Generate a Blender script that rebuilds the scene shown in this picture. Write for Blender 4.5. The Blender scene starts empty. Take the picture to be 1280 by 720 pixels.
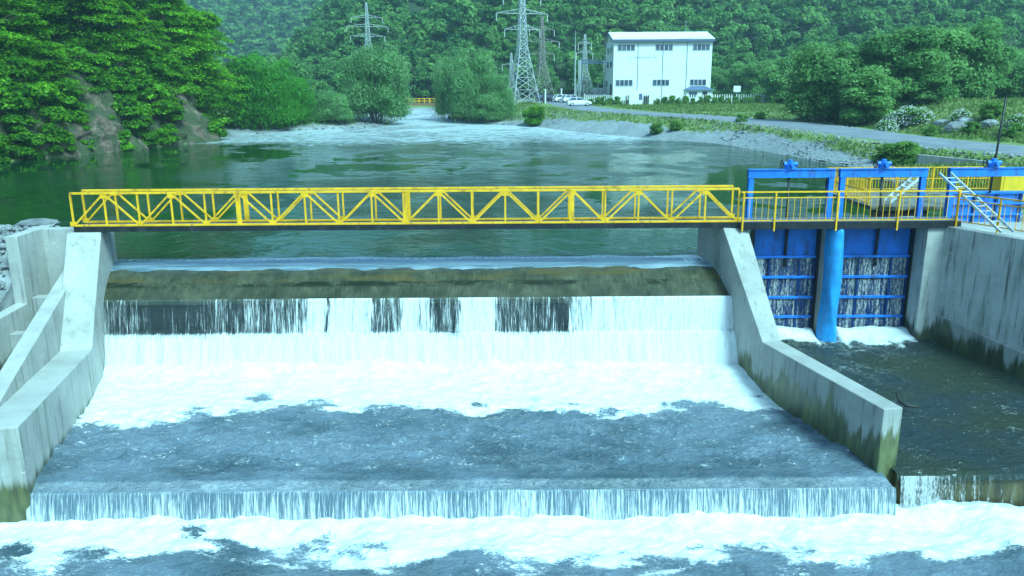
import bpy, bmesh, math, random
import numpy as np
from mathutils import Vector, Matrix

random.seed(7)
RNG = np.random.default_rng(7)
S = bpy.context.scene
COL = S.collection

# ------------------------------------------------------------------ camera model
F, PITCH, ROLL, CAMZ = 1000.0, math.atan(.248), math.radians(.4), 4.6


def ray(u, v):
    a, b = (u - 640) / F, (360 - v) / F
    a, b = a * math.cos(ROLL) + b * math.sin(ROLL), -a * math.sin(ROLL) + b * math.cos(ROLL)
    return a, math.cos(PITCH) + b * math.sin(PITCH), -math.sin(PITCH) + b * math.cos(PITCH)


def at_y(u, v, y):
    d = ray(u, v)
    t = y / d[1]
    return Vector((d[0] * t, y, CAMZ + d[2] * t))


cd = bpy.data.cameras.new("camera")
cam = bpy.data.objects.new("camera", cd)
COL.objects.link(cam)
cd.sensor_width = 36
cd.lens = F / 1280 * 36
cd.clip_end = 4000
cd.clip_start = .1
R_ = Vector((1, 0, 0))
U_ = Vector((0, math.sin(PITCH), math.cos(PITCH)))
FW = Vector((0, math.cos(PITCH), -math.sin(PITCH)))
rc = R_ * math.cos(ROLL) - U_ * math.sin(ROLL)
uc = R_ * math.sin(ROLL) + U_ * math.cos(ROLL)
M3 = Matrix((rc, uc, -FW)).transposed()
cam.matrix_world = Matrix.Translation((0, 0, CAMZ)) @ M3.to_4x4()
S.camera = cam


# ------------------------------------------------------------------ numpy noise
def _hash(ix, iy, iz, seed):
    h = (ix.astype(np.int64) * 374761393 + iy.astype(np.int64) * 668265263 + iz.astype(np.int64) * 2147483647 + seed * 144269504)
    h = (h ^ (h >> 13)) * 1274126177
    h = h ^ (h >> 16)
    return (h & 0xffffff) / float(0xffffff)


def vnoise(p, seed=0):
    p = np.asarray(p, float)
    i = np.floor(p).astype(np.int64)
    f = p - i
    f = f * f * (3 - 2 * f)
    r = 0
    for dx in (0, 1):
        wx = f[:, 0] if dx else 1 - f[:, 0]
        for dy in (0, 1):
            wy = f[:, 1] if dy else 1 - f[:, 1]
            for dz in (0, 1):
                wz = f[:, 2] if dz else 1 - f[:, 2]
                r = r + wx * wy * wz * _hash(i[:, 0] + dx, i[:, 1] + dy, i[:, 2] + dz, seed)
    return r


def fbm(p, octv=4, seed=0, gain=.5):
    p = np.asarray(p, float)
    s, a, n = 0, 1, 0
    for o in range(octv):
        s = s + a * vnoise(p * (2 ** o) + o * 17.3, seed + o)
        n += a
        a *= gain
    return s / n


def n2(x, y, sc, octv=4, seed=0):
    x, y = np.broadcast_arrays(np.asarray(x, float), np.asarray(y, float))
    return fbm(np.stack([x.ravel() * sc, y.ravel() * sc, np.zeros(x.size)], 1), octv, seed).reshape(x.shape)


def sstep(a, b, x):
    t = np.clip((np.asarray(x, float) - a) / (b - a), 0, 1)
    return t * t * (3 - 2 * t)


# ------------------------------------------------------------------ terrain
SLY = [26, 30, 45, 60, 73.3, 102.2, 112, 120, 126, 140, 160, 200, 260, 400, 1400]
SLX = [-21, -30, -42, -48.5, -46.4, -37.1, -37, -30, -20, -19.5, -22, -25, -32, -60, -300]
HBY = [28, 60, 73.3, 102.2, 112, 300, 1400]
HBX = [-40, -49.3, -47.2, -37.9, -43, -114, -520]
SRY = [26, 30, 40, 52, 64, 94, 113, 118, 122, 130, 138, 150, 170, 200, 260, 400, 1400]
SRX = [21, 21, 22, 24, 26, 26, 21, 14, 7, -4, -11, -14, -16, -17, -22, -48, -260]


def zw(y):
    return np.interp(y, [0, 92, 110, 130, 150, 200, 400], [-1.5, -1.5, -1.3, -.75, -.3, .25, 1.2])


def zr(y):
    return np.interp(y, [25, 70, 100, 130, 160, 230, 1400], [-.15, 0, .55, 1.3, 2.0, 2.6, 3])


def height(x, y):
    x, y = np.broadcast_arrays(np.asarray(x, float), np.asarray(y, float))
    xl = np.interp(y, SLY, SLX) + (n2(x * 0, y, .15, 3, 5) - .5) * 4 * sstep(30, 60, y)
    xr = np.interp(y, SRY, SRX) + (n2(x * 0, y, .12, 3, 9) - .5) * 5 * sstep(45, 80, y)
    dl, dr = xl - x, x - xr
    w = zw(y)
    bed = w - np.where(y > 100, .8, 2.5)
    # left land: flat shore then the steep wooded slope
    flat = w + .05 + np.minimum(dl * .10, 1.2)
    hb = np.interp(y, HBY, HBX)
    dh = hb - x
    steep = np.where(dh < 7, dh * 1.25, 8.75 + (dh - 7) * .62)
    steep = np.minimum(steep, 85 + dh * .05)
    left = flat + np.clip(steep, 0, None) * sstep(36, 62, y) * (1 + .0 * x)
    right = w + .08 + np.minimum(np.maximum(dr, 0) * .10, np.maximum(zr(y) - w, .2))
    z = np.where(dl > 0, np.minimum(left, bed + dl * 4 + .5), bed)
    z = np.where(dl > 0, np.where(dl < .6, bed + (left - bed) * np.clip(dl / .6, 0, 1), left), bed)
    z = np.where(dr > 0, np.where(dr < .6, bed + (right - bed) * np.clip(dr / .6, 0, 1), right), z)
    # grassy bank on the right of the road
    rx = np.interp(y, [30, 40, 49, 58, 72, 88, 98, 109, 119, 130, 142, 156, 172, 190], [62, 50, 42, 37, 34.6, 33.4, 31, 25.5, 19, 13.8, 11.2, 10.6, 9, 2])
    k = sstep(6, 13, x - rx) * sstep(45, 58, y) * (1 - sstep(95, 118, y))
    z = z + k * (2.2 + (n2(x, y, .13, 3, 21) - .5) * 2.2)
    rz = np.maximum(zr(y), w + .3) + .05
    rw_ = np.interp(y, [30, 120, 135, 160, 190], [8.2, 7.4, 7.0, 9, 6]) * .5 + .9
    emb = rz - np.maximum(np.abs(x - rx) * np.interp(y, [60, 92, 100, 128, 140, 150], [1, 1, .75, .75, .9, 1]) - rw_, 0) * .42
    emb = np.where((y > 38) & (y < 188) & (np.abs(x - rx) < 14), emb, -99)
    z = np.maximum(z, emb)
    # main hill
    ratio = x / np.maximum(y, 1)
    t = np.clip(y - 212 - (n2(x, y * 0, .02, 2, 31) - .5) * 24, 0, None)
    hm = 150 * (1 - np.exp(-t * .50 / 150)) * sstep(-.33, -.11, ratio)
    hm = hm * (.86 + .28 * n2(x, y, .012, 3, 33))
    t2 = np.clip(y - 500, 0, None)
    hf = 175 * (1 - np.exp(-t2 * .55 / 175)) * (.8 + .4 * n2(x, y, .004, 3, 35))
    hl = 0
    z = z + np.maximum(hm, hf) + hl
    # below the dam: low river bed and banks
    lowbed = np.where((x > -21) & (x < 24), -7.5, np.minimum(-7.5 + np.minimum(np.abs(x - 1.5) - 22.5, 6) * 1.1, -.4))
    z = np.where(y < 30, lowbed, z)
    return z


def ground_hit(u, v, ymin=31, ymax=900):
    d = ray(u, v)
    ys = np.linspace(ymin, ymax, 9000)
    t = ys / d[1]
    xs, zs = d[0] * t, CAMZ + d[2] * t
    hit = np.nonzero(height(xs, ys) >= zs)[0]
    k = hit[0] if len(hit) else len(ys) - 1
    return Vector((xs[k], ys[k], zs[k]))


def gz(x, y):
    return float(height(np.array([x]), np.array([y]))[0])


# ------------------------------------------------------------------ node helpers
def material(name):
    m = bpy.data.materials.new(name)
    m.use_nodes = True
    m.node_tree.nodes.clear()
    return m


class NT:
    def __init__(s, m):
        s.t = m.node_tree

    def n(s, typ, ins=None, out=0, **kw):
        nd = s.t.nodes.new(typ)
        for k, v in kw.items():
            setattr(nd, k, v)
        if ins:
            for k, v in (ins.items() if isinstance(ins, dict) else enumerate(ins)):
                if v is None:
                    continue
                sock = nd.inputs[k]
                if isinstance(v, bpy.types.NodeSocket):
                    s.t.links.new(v, sock)
                else:
                    if isinstance(v, (tuple, list)) and len(v) == 3 and sock.type == 'RGBA':
                        v = (*v, 1)
                    sock.default_value = v
        return nd.outputs[out]

    def m(s, op, a, b=None, c=None, clamp=False):
        return s.n('ShaderNodeMath', [a, b, c][:3] if c is not None else ([a, b] if b is not None else [a]), operation=op, use_clamp=clamp)

    def pos(s):
        return s.n('ShaderNodeNewGeometry', out=0)

    def obj(s):
        return s.n('ShaderNodeTexCoord', out=3)

    def map(s, v, sc, loc=(0, 0, 0)):
        return s.n('ShaderNodeMapping', {0: v, 1: loc, 3: sc})

    def noise(s, v, sc, det=4, rough=.55, dist=0):
        return s.n('ShaderNodeTexNoise', {'Vector': v, 'Scale': sc, 'Detail': det, 'Roughness': rough, 'Distortion': dist}, out=0)

    def ramp(s, f, stops, interp='LINEAR'):
        nd = s.t.nodes.new('ShaderNodeValToRGB')
        s.t.links.new(f, nd.inputs[0])
        cr = nd.color_ramp
        cr.interpolation = interp
        while len(cr.elements) < len(stops):
            cr.elements.new(.5)
        for e, (p, c) in zip(cr.elements, stops):
            e.position = p
            e.color = (*c, 1) if not isinstance(c, (int, float)) else (c, c, c, 1)
        return nd.outputs[0]

    def sm(s, v, a, b):
        nd = s.t.nodes.new('ShaderNodeMapRange')
        nd.interpolation_type = 'SMOOTHSTEP'
        s.t.links.new(v, nd.inputs[0])
        for k, x in ((1, a), (2, b), (3, 0.), (4, 1.)):
            if isinstance(x, bpy.types.NodeSocket):
                s.t.links.new(x, nd.inputs[k])
            else:
                nd.inputs[k].default_value = x
        return nd.outputs[0]

    def mix(s, f, a, b, mode='MIX'):
        nd = s.t.nodes.new('ShaderNodeMix')
        nd.data_type = 'RGBA'
        nd.blend_type = mode
        for sock, v in ((nd.inputs[0], f), (nd.inputs[6], a), (nd.inputs[7], b)):
            if isinstance(v, bpy.types.NodeSocket):
                s.t.links.new(v, sock)
            elif isinstance(v, (int, float)):
                sock.default_value = v
            else:
                sock.default_value = (*v, 1)
        return nd.outputs[2]

    def attr(s, name, out=2):
        return s.n('ShaderNodeAttribute', attribute_name=name, out=out)

    def bump(s, h, strength, dist=1.0, normal=None):
        return s.n('ShaderNodeBump', {'Strength': strength, 'Distance': dist, 'Height': h, 'Normal': normal}, out=0)

    def pr(s, col, rough=.6, metal=0., normal=None, **kw):
        d = {'Base Color': col, 'Roughness': rough, 'Metallic': metal, 'Normal': normal}
        d.update(kw)
        return s.n('ShaderNodeBsdfPrincipled', d)

    def out(s, sh, disp=None):
        o = s.t.nodes.new('ShaderNodeOutputMaterial')
        s.t.links.new(sh, o.inputs[0])

    def sep(s, v):
        nd = s.t.nodes.new('ShaderNodeSeparateXYZ')
        s.t.links.new(v, nd.inputs[0])
        return nd.outputs


def simple(name, col, rough=.5, metal=0., var=.25, scale=3., grime=(.12, .10, .08), gamt=.25, bump=.1, dist=.01):
    m = material(name)
    t = NT(m)
    p = t.pos()
    n1 = t.noise(p, scale, 5)
    n3 = t.noise(t.map(p, (3, 3, .5)), 2.0, 5)
    lo = tuple(c * (1 - var) for c in col)
    hi = tuple(min(1, c * (1 + var)) for c in col)
    c = t.ramp(n1, [(.3, lo), (.7, hi)])
    g = t.m('MULTIPLY', t.sm(n3, .52, .72), gamt)
    c = t.mix(g, c, grime)
    fn = t.noise(p, 30, 3)
    r = t.m('ADD', t.m('MULTIPLY', n1, .25), rough - .12)
    t.out(t.pr(c, r, metal, t.bump(fn, bump, dist)))
    return m


def concrete(name, base=.36, wet=None, wslope=0., moss=(.045, .055, .02), streak=.6, wetamp=1.6, paint=None, warm=(1, .97, .91)):
    m = material(name)
    t = NT(m)
    p = t.pos()
    b = tuple(base * w for w in warm)
    n1 = t.noise(p, .9, 8, .68)
    n2_ = t.noise(t.map(p, (5, 5, .35)), 1.0, 6, .65)
    n3 = t.noise(t.map(p, (1.3, 1.3, .12)), 1.0, 4, .6)
    c = t.ramp(n1, [(.25, tuple(x * .72 for x in b)), (.5, b), (.75, tuple(min(.8, x * 1.22) for x in b))])
    # vertical run-off streaks only matter on upright faces
    nz = t.sep(t.n('ShaderNodeNewGeometry', out=1))[2]
    up = t.sm(nz, .5, .85)
    vert = t.m('SUBTRACT', 1.0, up)
    st = t.m('MULTIPLY', t.m('MULTIPLY', t.sm(n2_, .52, .72), streak), vert)
    c = t.mix(st, c, tuple(x * .32 for x in b))
    st2 = t.m('MULTIPLY', t.m('MULTIPLY', t.sm(n3, .55, .7), streak * .7), vert)
    c = t.mix(st2, c, tuple(x * .5 for x in (base * .9, base, base * .75)))
    wl = t.m('MULTIPLY', t.m('MULTIPLY', t.sm(t.noise(p, 6, 4), .62, .7), .45), vert)
    c = t.mix(wl, c, tuple(min(.8, x * 1.5) for x in b))
    rough = .85
    xyz = t.sep(p)
    # formwork joints
    fr = t.m('FRACT', t.m('MULTIPLY', t.m('ADD', xyz[2], 20.13), 1 / 1.22))
    jl = t.m('MULTIPLY', t.m('MULTIPLY', t.sm(t.m('ABSOLUTE', t.m('SUBTRACT', fr, .5)), .490, .498), vert), .24)
    c = t.mix(jl, c, tuple(x * .35 for x in b))
    if wet is not None:
        lim = t.m('ADD', t.m('ADD', wet, t.m('MULTIPLY', xyz[1], wslope)), t.m('MULTIPLY', t.m('SUBTRACT', t.m('ADD', t.m('MULTIPLY', n3, .7), t.m('MULTIPLY', n2_, .3)), .5), wetamp * 2))
        wm = t.sm(t.m('SUBTRACT', lim, xyz[2]), -.08, .25)
        mc = t.ramp(t.noise(t.map(p, (2.5, 2.5, .6)), 1.4, 5), [(.3, tuple(x * .35 for x in moss)), (.5, moss), (.64, tuple(x * 1.9 for x in moss)), (.75, (.13, .12, .09))])
        c = t.mix(t.m('MULTIPLY', wm, .93), c, mc)
        rough = t.m('SUBTRACT', .85, t.m('MULTIPLY', wm, .5))
    hb = t.m('ADD', t.noise(p, 22, 5), t.m('MULTIPLY', t.noise(p, 3, 4), 1.5))
    t.out(t.pr(c, rough, 0, t.bump(hb, .35, .012)))
    return m


def leaf_mat(name, dark, mid, light, trans=.35, rough=.55):
    m = material(name)
    t = NT(m)
    a = t.attr('tint')
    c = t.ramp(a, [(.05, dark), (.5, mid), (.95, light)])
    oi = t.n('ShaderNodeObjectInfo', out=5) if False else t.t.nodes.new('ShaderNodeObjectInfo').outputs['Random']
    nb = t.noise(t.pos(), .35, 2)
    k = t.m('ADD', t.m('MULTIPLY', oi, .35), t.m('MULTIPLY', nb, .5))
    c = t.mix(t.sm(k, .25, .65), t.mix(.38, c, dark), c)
    d = t.n('ShaderNodeBsdfDiffuse', {0: c})
    tr = t.n('ShaderNodeBsdfTranslucent', {0: t.mix(.5, c, light)})
    g = t.n('ShaderNodeBsdfGlossy', {0: (.5, .5, .5), 1: rough})
    s1 = t.n('ShaderNodeMixShader', {0: trans, 1: d, 2: tr})
    t.out(t.n('ShaderNodeMixShader', {0: .015, 1: s1, 2: g}))
    return m


M = {}
M['conc_light'] = concrete('concrete pale', .38, -3.85, 0, streak=.7, wetamp=.9)
M['conc_low'] = concrete('concrete pale low wall', .37, -5.0, 0, moss=(.06, .065, .02), streak=.9, wetamp=1.2)
M['conc_divider'] = concrete('concrete divider wall', .33, -4.12, 0, moss=(.075, .085, .03), streak=1.0, wetamp=2.2)
M['conc_right'] = concrete('concrete stained', .42, -8.2, .165, moss=(.035, .042, .018), streak=1.35, wetamp=1.2)
M['conc_plinth'] = concrete('concrete stained plinth', .30, -7.85, .155, moss=(.035, .045, .012), streak=1.2, wetamp=1.6)
M['conc_plain'] = concrete('concrete plain', .33, None, streak=.6)
M['conc_wet'] = concrete('concrete wet', .16, 0, 0, moss=(.05, .05, .022), streak=.5)
M['conc_brown'] = concrete('concrete brown wet', .16, 0, 0, moss=(.085, .062, .016), streak=.9)
M['yellow'] = simple('yellow paint', (.86, .43, .012), .45, var=.15, gamt=.75, grime=(.30, .13, .02))
M['blue'] = simple('blue paint', (.012, .18, .68), .45, var=.22, gamt=.75, grime=(.05, .07, .13), bump=.2)
M['blue_dark'] = simple('blue paint dark', (.003, .028, .12), .3, var=.3, gamt=.5, grime=(.01, .015, .02))  # darker blue for the lower skin plates and the stiffeners
M['blue_light'] = simple('light blue cladding', (.02, .30, .70), .45, var=.2, gamt=.6, grime=(.04, .12, .24), bump=.5, dist=.04)
M['dark_steel'] = simple('dark steel', (.02, .022, .026), .5, .3, var=.3)
M['deck'] = simple('deck plate grey', (.16, .17, .19), .5, .2, var=.2)
M['galv'] = simple('galvanised steel', (.50, .52, .53), .45, .35, var=.15, gamt=.2)
M['galv_brown'] = simple('weathered steel', (.30, .26, .24), .6, .2, var=.2, gamt=.5, grime=(.16, .09, .06))
M['alu'] = simple('aluminium', (.72, .73, .74), .35, .4, var=.08, gamt=.1)
M['white_wall'] = simple('white cladding', (.74, .75, .75), .5, var=.05, scale=.6, gamt=.12, grime=(.45, .46, .45))
M['white_roof'] = simple('white metal roof', (.78, .79, .80), .4, var=.04, scale=.8, gamt=.08, grime=(.5, .5, .5))
M['trim'] = simple('dark blue trim', (.09, .13, .22), .5, var=.15)
M['letter'] = simple('blue lettering', (.10, .16, .30), .5, var=.1)
M['window_frame'] = simple('window frame', (.55, .57, .6), .4, var=.1)
M['white_paint'] = simple('white paint', (.78, .78, .77), .35, var=.06, gamt=.12, grime=(.4, .38, .34))
M['rubber'] = simple('rubber', (.02, .02, .02), .8, var=.2)
M['dark_car'] = simple('dark car paint', (.03, .035, .045), .25, .1, var=.1, gamt=.05)
M['red_brown'] = simple('rust red steel', (.22, .10, .05), .6, var=.25, gamt=.4)
M['bark'] = simple('bark', (.075, .058, .042), .9, var=.4, scale=6, bump=.8, dist=.04)
M['wood'] = simple('dark driftwood', (.03, .024, .02), .6, var=.4, scale=8)
M['yellow_solid'] = simple('yellow sheet', (.80, .50, .02), .4, var=.1, gamt=.2, grime=(.3, .18, .04))
M['wood_wet'] = M['wood']


def glass_mat():
    m = material('window glass')
    t = NT(m)
    n = t.noise(t.pos(), .8, 2)
    t.out(t.pr(t.ramp(n, [(.35, (.03, .04, .07)), (.7, (.10, .13, .19))]), .12, 0, None, **{'Specular IOR Level': .6}))
    return m


M['glass'] = glass_mat()
M['leaf_left'] = leaf_mat('broadleaf spray foliage', (.010, .042, .006), (.09, .28, .012), (.27, .57, .02), .45)
M['leaf_bright'] = leaf_mat('bright willow foliage', (.03, .15, .014), (.09, .33, .03), (.17, .47, .05), .45)
M['leaf_willow'] = leaf_mat('grey green willow foliage', (.07, .18, .06), (.18, .36, .12), (.30, .50, .19), .45)
M['leaf_tree'] = leaf_mat('mid green tree foliage', (.04, .13, .035), (.16, .33, .085), (.30, .50, .15), .45)
M['leaf_hill'] = leaf_mat('hill forest foliage', (.025, .09, .025), (.12, .28, .065), (.25, .45, .11), .42)
M['leaf_shrub'] = leaf_mat('shrub foliage', (.05, .13, .022), (.15, .30, .05), (.26, .44, .09), .45)
M['grass_blade'] = leaf_mat('meadow grass blades', (.09, .15, .03), (.16, .24, .055), (.25, .31, .10), .4)
M['flower'] = leaf_mat('white blossom', (.55, .56, .5), (.7, .7, .66), (.8, .8, .78), .3)


# ------------------------------------------------------------------ mesh helpers
class MB:
    def __init__(s):
        s.v, s.f = [], []

    def add(s, vs, fs):
        k = len(s.v)
        s.v += [tuple(q) for q in vs]
        s.f += [tuple(i + k for i in f) for f in fs]
        return s

    def box(s, x0, x1, y0, y1, z0, z1):
        vs = [(x, y, z) for z in (z0, z1) for y in (y0, y1) for x in (x0, x1)]
        return s.add(vs, [(0, 2, 3, 1), (4, 5, 7, 6), (0, 1, 5, 4), (2, 6, 7, 3), (0, 4, 6, 2), (1, 3, 7, 5)])

    def bar(s, p, q, w, h=None, up=(0, 0, 1)):
        h = h or w
        p, q = Vector(p), Vector(q)
        d = (q - p).normalized()
        a = d.cross(Vector(up))
        if a.length < 1e-4:
            a = Vector((1, 0, 0))
        a.normalize()
        b = a.cross(d).normalized()
        vs = [c + a * (i * w / 2) + b * (j * h / 2) for c in (p, q) for i, j in ((-1, -1), (1, -1), (1, 1), (-1, 1))]
        return s.add(vs, [(3, 2, 1, 0), (4, 5, 6, 7), (0, 1, 5, 4), (1, 2, 6, 5), (2, 3, 7, 6), (3, 0, 4, 7)])

    def tube(s, pts, r, n=8, cap=True):
        pts = [Vector(q) for q in pts]
        rs = r if isinstance(r, (list, tuple)) else [r] * len(pts)
        k = len(s.v)
        for i, (q, rr) in enumerate(zip(pts, rs)):
            d = (pts[min(i + 1, len(pts) - 1)] - pts[max(i - 1, 0)]).normalized()
            a = d.cross(Vector((0, 0, 1)) if abs(d.z) < .9 else Vector((1, 0, 0))).normalized()
            b = a.cross(d)
            for j in range(n):
                w = 2 * math.pi * j / n
                s.v.append(tuple(q + a * (rr * math.cos(w)) + b * (rr * math.sin(w))))
        for i in range(len(pts) - 1):
            for j in range(n):
                s.f.append((k + i * n + j, k + i * n + (j + 1) % n, k + (i + 1) * n + (j + 1) % n, k + (i + 1) * n + j))
        if cap:
            s.f.append(tuple(k + j for j in range(n))[::-1])
            s.f.append(tuple(k + (len(pts) - 1) * n + j for j in range(n)))
        return s

    def cyl(s, p, q, r, n=12):
        return s.tube([p, q], r, n)

    def prism_x(s, prof, x0, x1):
        """profile of (y,z) points pushed along x"""
        n = len(prof)
        vs = [(x0, y, z) for y, z in prof] + [(x1, y, z) for y, z in prof]
        fs = [(i, (i + 1) % n, n + (i + 1) % n, n + i) for i in range(n)]
        return s.add(vs, fs + [tuple(range(n))[::-1], tuple(range(n, 2 * n))])

    def prism_y(s, prof, y0, y1):
        n = len(prof)
        vs = [(x, y0, z) for x, z in prof] + [(x, y1, z) for x, z in prof]
        fs = [((i + 1) % n, i, n + i, n + (i + 1) % n) for i in range(n)]
        return s.add(vs, fs + [tuple(range(n)), tuple(range(n, 2 * n))[::-1]])

    def strip_wall(s, st, zb):
        """st: (xa, ya, xb, yb, ztop) stations - both faces of the wall along its run"""
        vs = []
        for xa, ya, xb, yb, zt in st:
            vs += [(xa, ya, zb), (xa, ya, zt), (xb, yb, zt), (xb, yb, zb)]
        fs = []
        for i in range(len(st) - 1):
            a, b = 4 * i, 4 * i + 4
            for j in range(4):
                fs.append((a + j, a + (j + 1) % 4, b + (j + 1) % 4, b + j))
        fs.append((0, 1, 2, 3)[::-1])
        e = 4 * (len(st) - 1)
        fs.append((e, e + 1, e + 2, e + 3))
        return s.add(vs, fs)

    def build(s, name, mat, parent=None, bevel=0., smooth=False, world=True, fix=True):
        vs = np.array(s.v, float)
        if parent is not None:
            org = Vector(ROOT.get(parent.name, (0, 0, 0))) if world else Vector((0, 0, 0))
        else:
            org = Vector(((vs[:, 0].min() + vs[:, 0].max()) / 2, (vs[:, 1].min() + vs[:, 1].max()) / 2, vs[:, 2].min()))
        me = bpy.data.meshes.new(name)
        me.from_pydata([tuple(q) for q in (vs - np.array(org))], [], s.f)
        if fix:
            b = bmesh.new()
            b.from_mesh(me)
            bmesh.ops.recalc_face_normals(b, faces=b.faces)
            b.to_mesh(me)
            b.free()
        if smooth:
            me.polygons.foreach_set('use_smooth', [True] * len(me.polygons))
        o = link(name, me, mat, parent)
        if parent is None:
            o.location = org
            ROOT[o.name] = org
        else:
            ROOT[o.name] = ROOT.get(parent.name, (0, 0, 0))
        if bevel:
            md = o.modifiers.new('bevel', 'BEVEL')
            md.width = bevel
            md.segments = 2
            md.limit_method = 'ANGLE'
        return o


ROOT = {}


def link(name, me, mat, parent=None):
    if mat is not None and not me.materials:
        me.materials.append(mat)
    o = bpy.data.objects.new(name, me)
    COL.objects.link(o)
    if parent is not None:
        o.parent = parent
    return o


def tag(o, label=None, cat=None, group=None, kind=None):
    if label:
        o['label'] = label
    if cat:
        o['category'] = cat
    if group:
        o['group'] = group
    if kind:
        o['kind'] = kind
    return o


def thing(name, label, cat, loc=(0, 0, 0), rz=0., group=None):
    o = bpy.data.objects.new(name, None)
    COL.objects.link(o)
    o.location = loc
    o.rotation_euler = (0, 0, rz)
    o.empty_display_size = .3
    ROOT[o.name] = Vector(loc)
    return tag(o, label, cat, group)


KIDS = {}


def kids(o):
    return [c for c in COL.objects if c.parent == o]


def copy_tree(o, label=None, loc=None, rz=None, sc=None):
    pairs = {}
    root = o.copy()
    COL.objects.link(root)

    def rec(src, dst):
        for ch in kids(src):
            c = ch.copy()
            COL.objects.link(c)
            c.parent = dst
            rec(ch, c)
    rec(o, root)
    if label:
        root['label'] = label
    if loc is not None:
        root.location = loc
    if rz is not None:
        root.rotation_euler = (0, 0, rz)
    if sc is not None:
        root.scale = sc
    return root


def np_mesh(name, V, Fa, attrs=None, smooth=False):
    me = bpy.data.meshes.new(name)
    V = np.ascontiguousarray(V, dtype=np.float32)
    Fa = np.ascontiguousarray(Fa, dtype=np.int32)
    k = Fa.shape[1]
    me.vertices.add(len(V))
    me.vertices.foreach_set('co', V.ravel())
    me.loops.add(Fa.size)
    me.loops.foreach_set('vertex_index', Fa.ravel())
    me.polygons.add(len(Fa))
    me.polygons.foreach_set('loop_start', np.arange(0, Fa.size, k, dtype=np.int32))
    if smooth:
        me.polygons.foreach_set('use_smooth', np.ones(len(Fa), bool))
    me.update(calc_edges=True)
    for nm, (dom, dat) in (attrs or {}).items():
        at = me.attributes.new(nm, 'FLOAT', dom)
        at.data.foreach_set('value', np.ascontiguousarray(dat, dtype=np.float32).ravel())
    return me


def grid_mesh(name, X, Y, Z, attrs=None, smooth=True, flip=False):
    r, c = X.shape
    V = np.stack([X.ravel(), Y.ravel(), Z.ravel()], 1)
    i = (np.arange(r - 1)[:, None] * c + np.arange(c - 1)[None, :]).ravel()
    Fa = np.stack([i, i + 1, i + c + 1, i + c], 1)
    if flip:
        Fa = Fa[:, ::-1]
    return np_mesh(name, V, Fa, {k: ('POINT', a) for k, a in (attrs or {}).items()}, smooth)


def struct(name, me, mat, kind='structure'):
    return tag(link(name, me, mat), kind=kind)


# ------------------------------------------------------------------ ground
gx = np.concatenate([np.linspace(-900, -150, 26), np.linspace(-140, -66, 20), np.arange(-64, 84, 1.0), np.linspace(86, 220, 30), np.linspace(235, 900, 26)])
gy = np.concatenate([np.linspace(-400, 20, 22), np.array([24, 29.9]), np.arange(30.1, 190, 1.0), np.linspace(192, 420, 60), np.linspace(430, 1400, 50)])
GX, GY = np.meshgrid(gx, gy)
GZ = height(GX, GY)
GZ = GZ + (n2(GX, GY, .35, 3, 41) - .5) * .25 * sstep(31, 40, GY)
xr = np.interp(GY, SRY, SRX)
xl = np.interp(GY, SLY, SLX)
dr_ = GX - xr
nn = n2(GX, GY, .09, 4, 51)
low_ = 1 - sstep(1.05, 1.5, GZ - zw(GY) + (nn - .5) * 1.6)
gwd = np.interp(GY, [30, 46, 60, 80, 95, 108, 113, 122, 138, 160], [2, 2.5, 3.5, 3.2, 4.5, 3.5, 3, 3.5, 3.5, 3])
grav = (1 - sstep(gwd - 1.5, gwd + 1.5, dr_ + (nn - .5) * 9)) * (dr_ > -15) * (1 - sstep(160, 230, GY)) * np.maximum(low_, dr_ < -15)
grav = np.maximum(grav, ((xl - GX) < 5 + 6 * (nn - .5)) * ((xl - GX) > -3) * 1.0 * (GY > 106) * (GY < 200))
steepl = (GX < np.interp(GY, HBY, HBX)) & (GY > 30)
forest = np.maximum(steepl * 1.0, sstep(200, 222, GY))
me = grid_mesh('ground', GX, GY, GZ, {'gravel': grav, 'forest': forest})


def ground_mat():
    m = material('ground')
    t = NT(m)
    p = t.pos()
    gv, fo = t.attr('gravel'), t.attr('forest')
    na, nb, nc = t.noise(p, .25, 5), t.noise(p, 1.6, 5), t.noise(p, 5, 4)
    grass = t.ramp(t.m('ADD', t.m('MULTIPLY', na, .6), t.m('MULTIPLY', nb, .4)), [(.3, (.07, .12, .025)), (.5, (.14, .20, .05)), (.62, (.20, .24, .09)), (.75, (.26, .26, .15))])
    grv = t.ramp(t.m('ADD', t.m('MULTIPLY', na, .3), t.m('ADD', t.m('MULTIPLY', nb, .3), t.m('MULTIPLY', nc, .4))), [(.3, (.10, .11, .11)), (.5, (.22, .235, .245)), (.7, (.38, .39, .40))])
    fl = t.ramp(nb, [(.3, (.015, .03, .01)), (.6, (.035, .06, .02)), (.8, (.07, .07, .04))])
    edge = t.m('ADD', gv, t.m('MULTIPLY', t.m('SUBTRACT', nb, .5), 1.3))
    c = t.mix(t.sm(edge, .38, .62), grass, grv)
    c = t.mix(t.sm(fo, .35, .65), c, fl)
    t.out(t.pr(c, .95, 0, t.bump(t.m('ADD', nc, nb), .6, .12)))
    return m


M['ground'] = ground_mat()
struct('ground', me, M['ground'])

# rock cliff below the trees on the left bank
cy = np.linspace(58, 107, 150)
cs = np.linspace(0, 1, 60)
CY, CS = np.meshgrid(cy, cs)
hb = np.interp(CY, HBY, HBX) + .7
nz_ = fbm(np.stack([CY.ravel() * .25, CS.ravel() * 3.0, CS.ravel() * 0], 1), 5, 61, .6).reshape(CY.shape)
nf_ = fbm(np.stack([CY.ravel() * 1.3, CS.ravel() * 9.0, CS.ravel() * 0], 1), 4, 62, .6).reshape(CY.shape)
CX = hb - CS * 6.0 + (nz_ - .5) * 3.6 + (nf_ - .5) * 1.5 + 1.0
CZ = -2.6 + CS * 11.5
me = grid_mesh('cliff', CX, CY, CZ)


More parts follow.
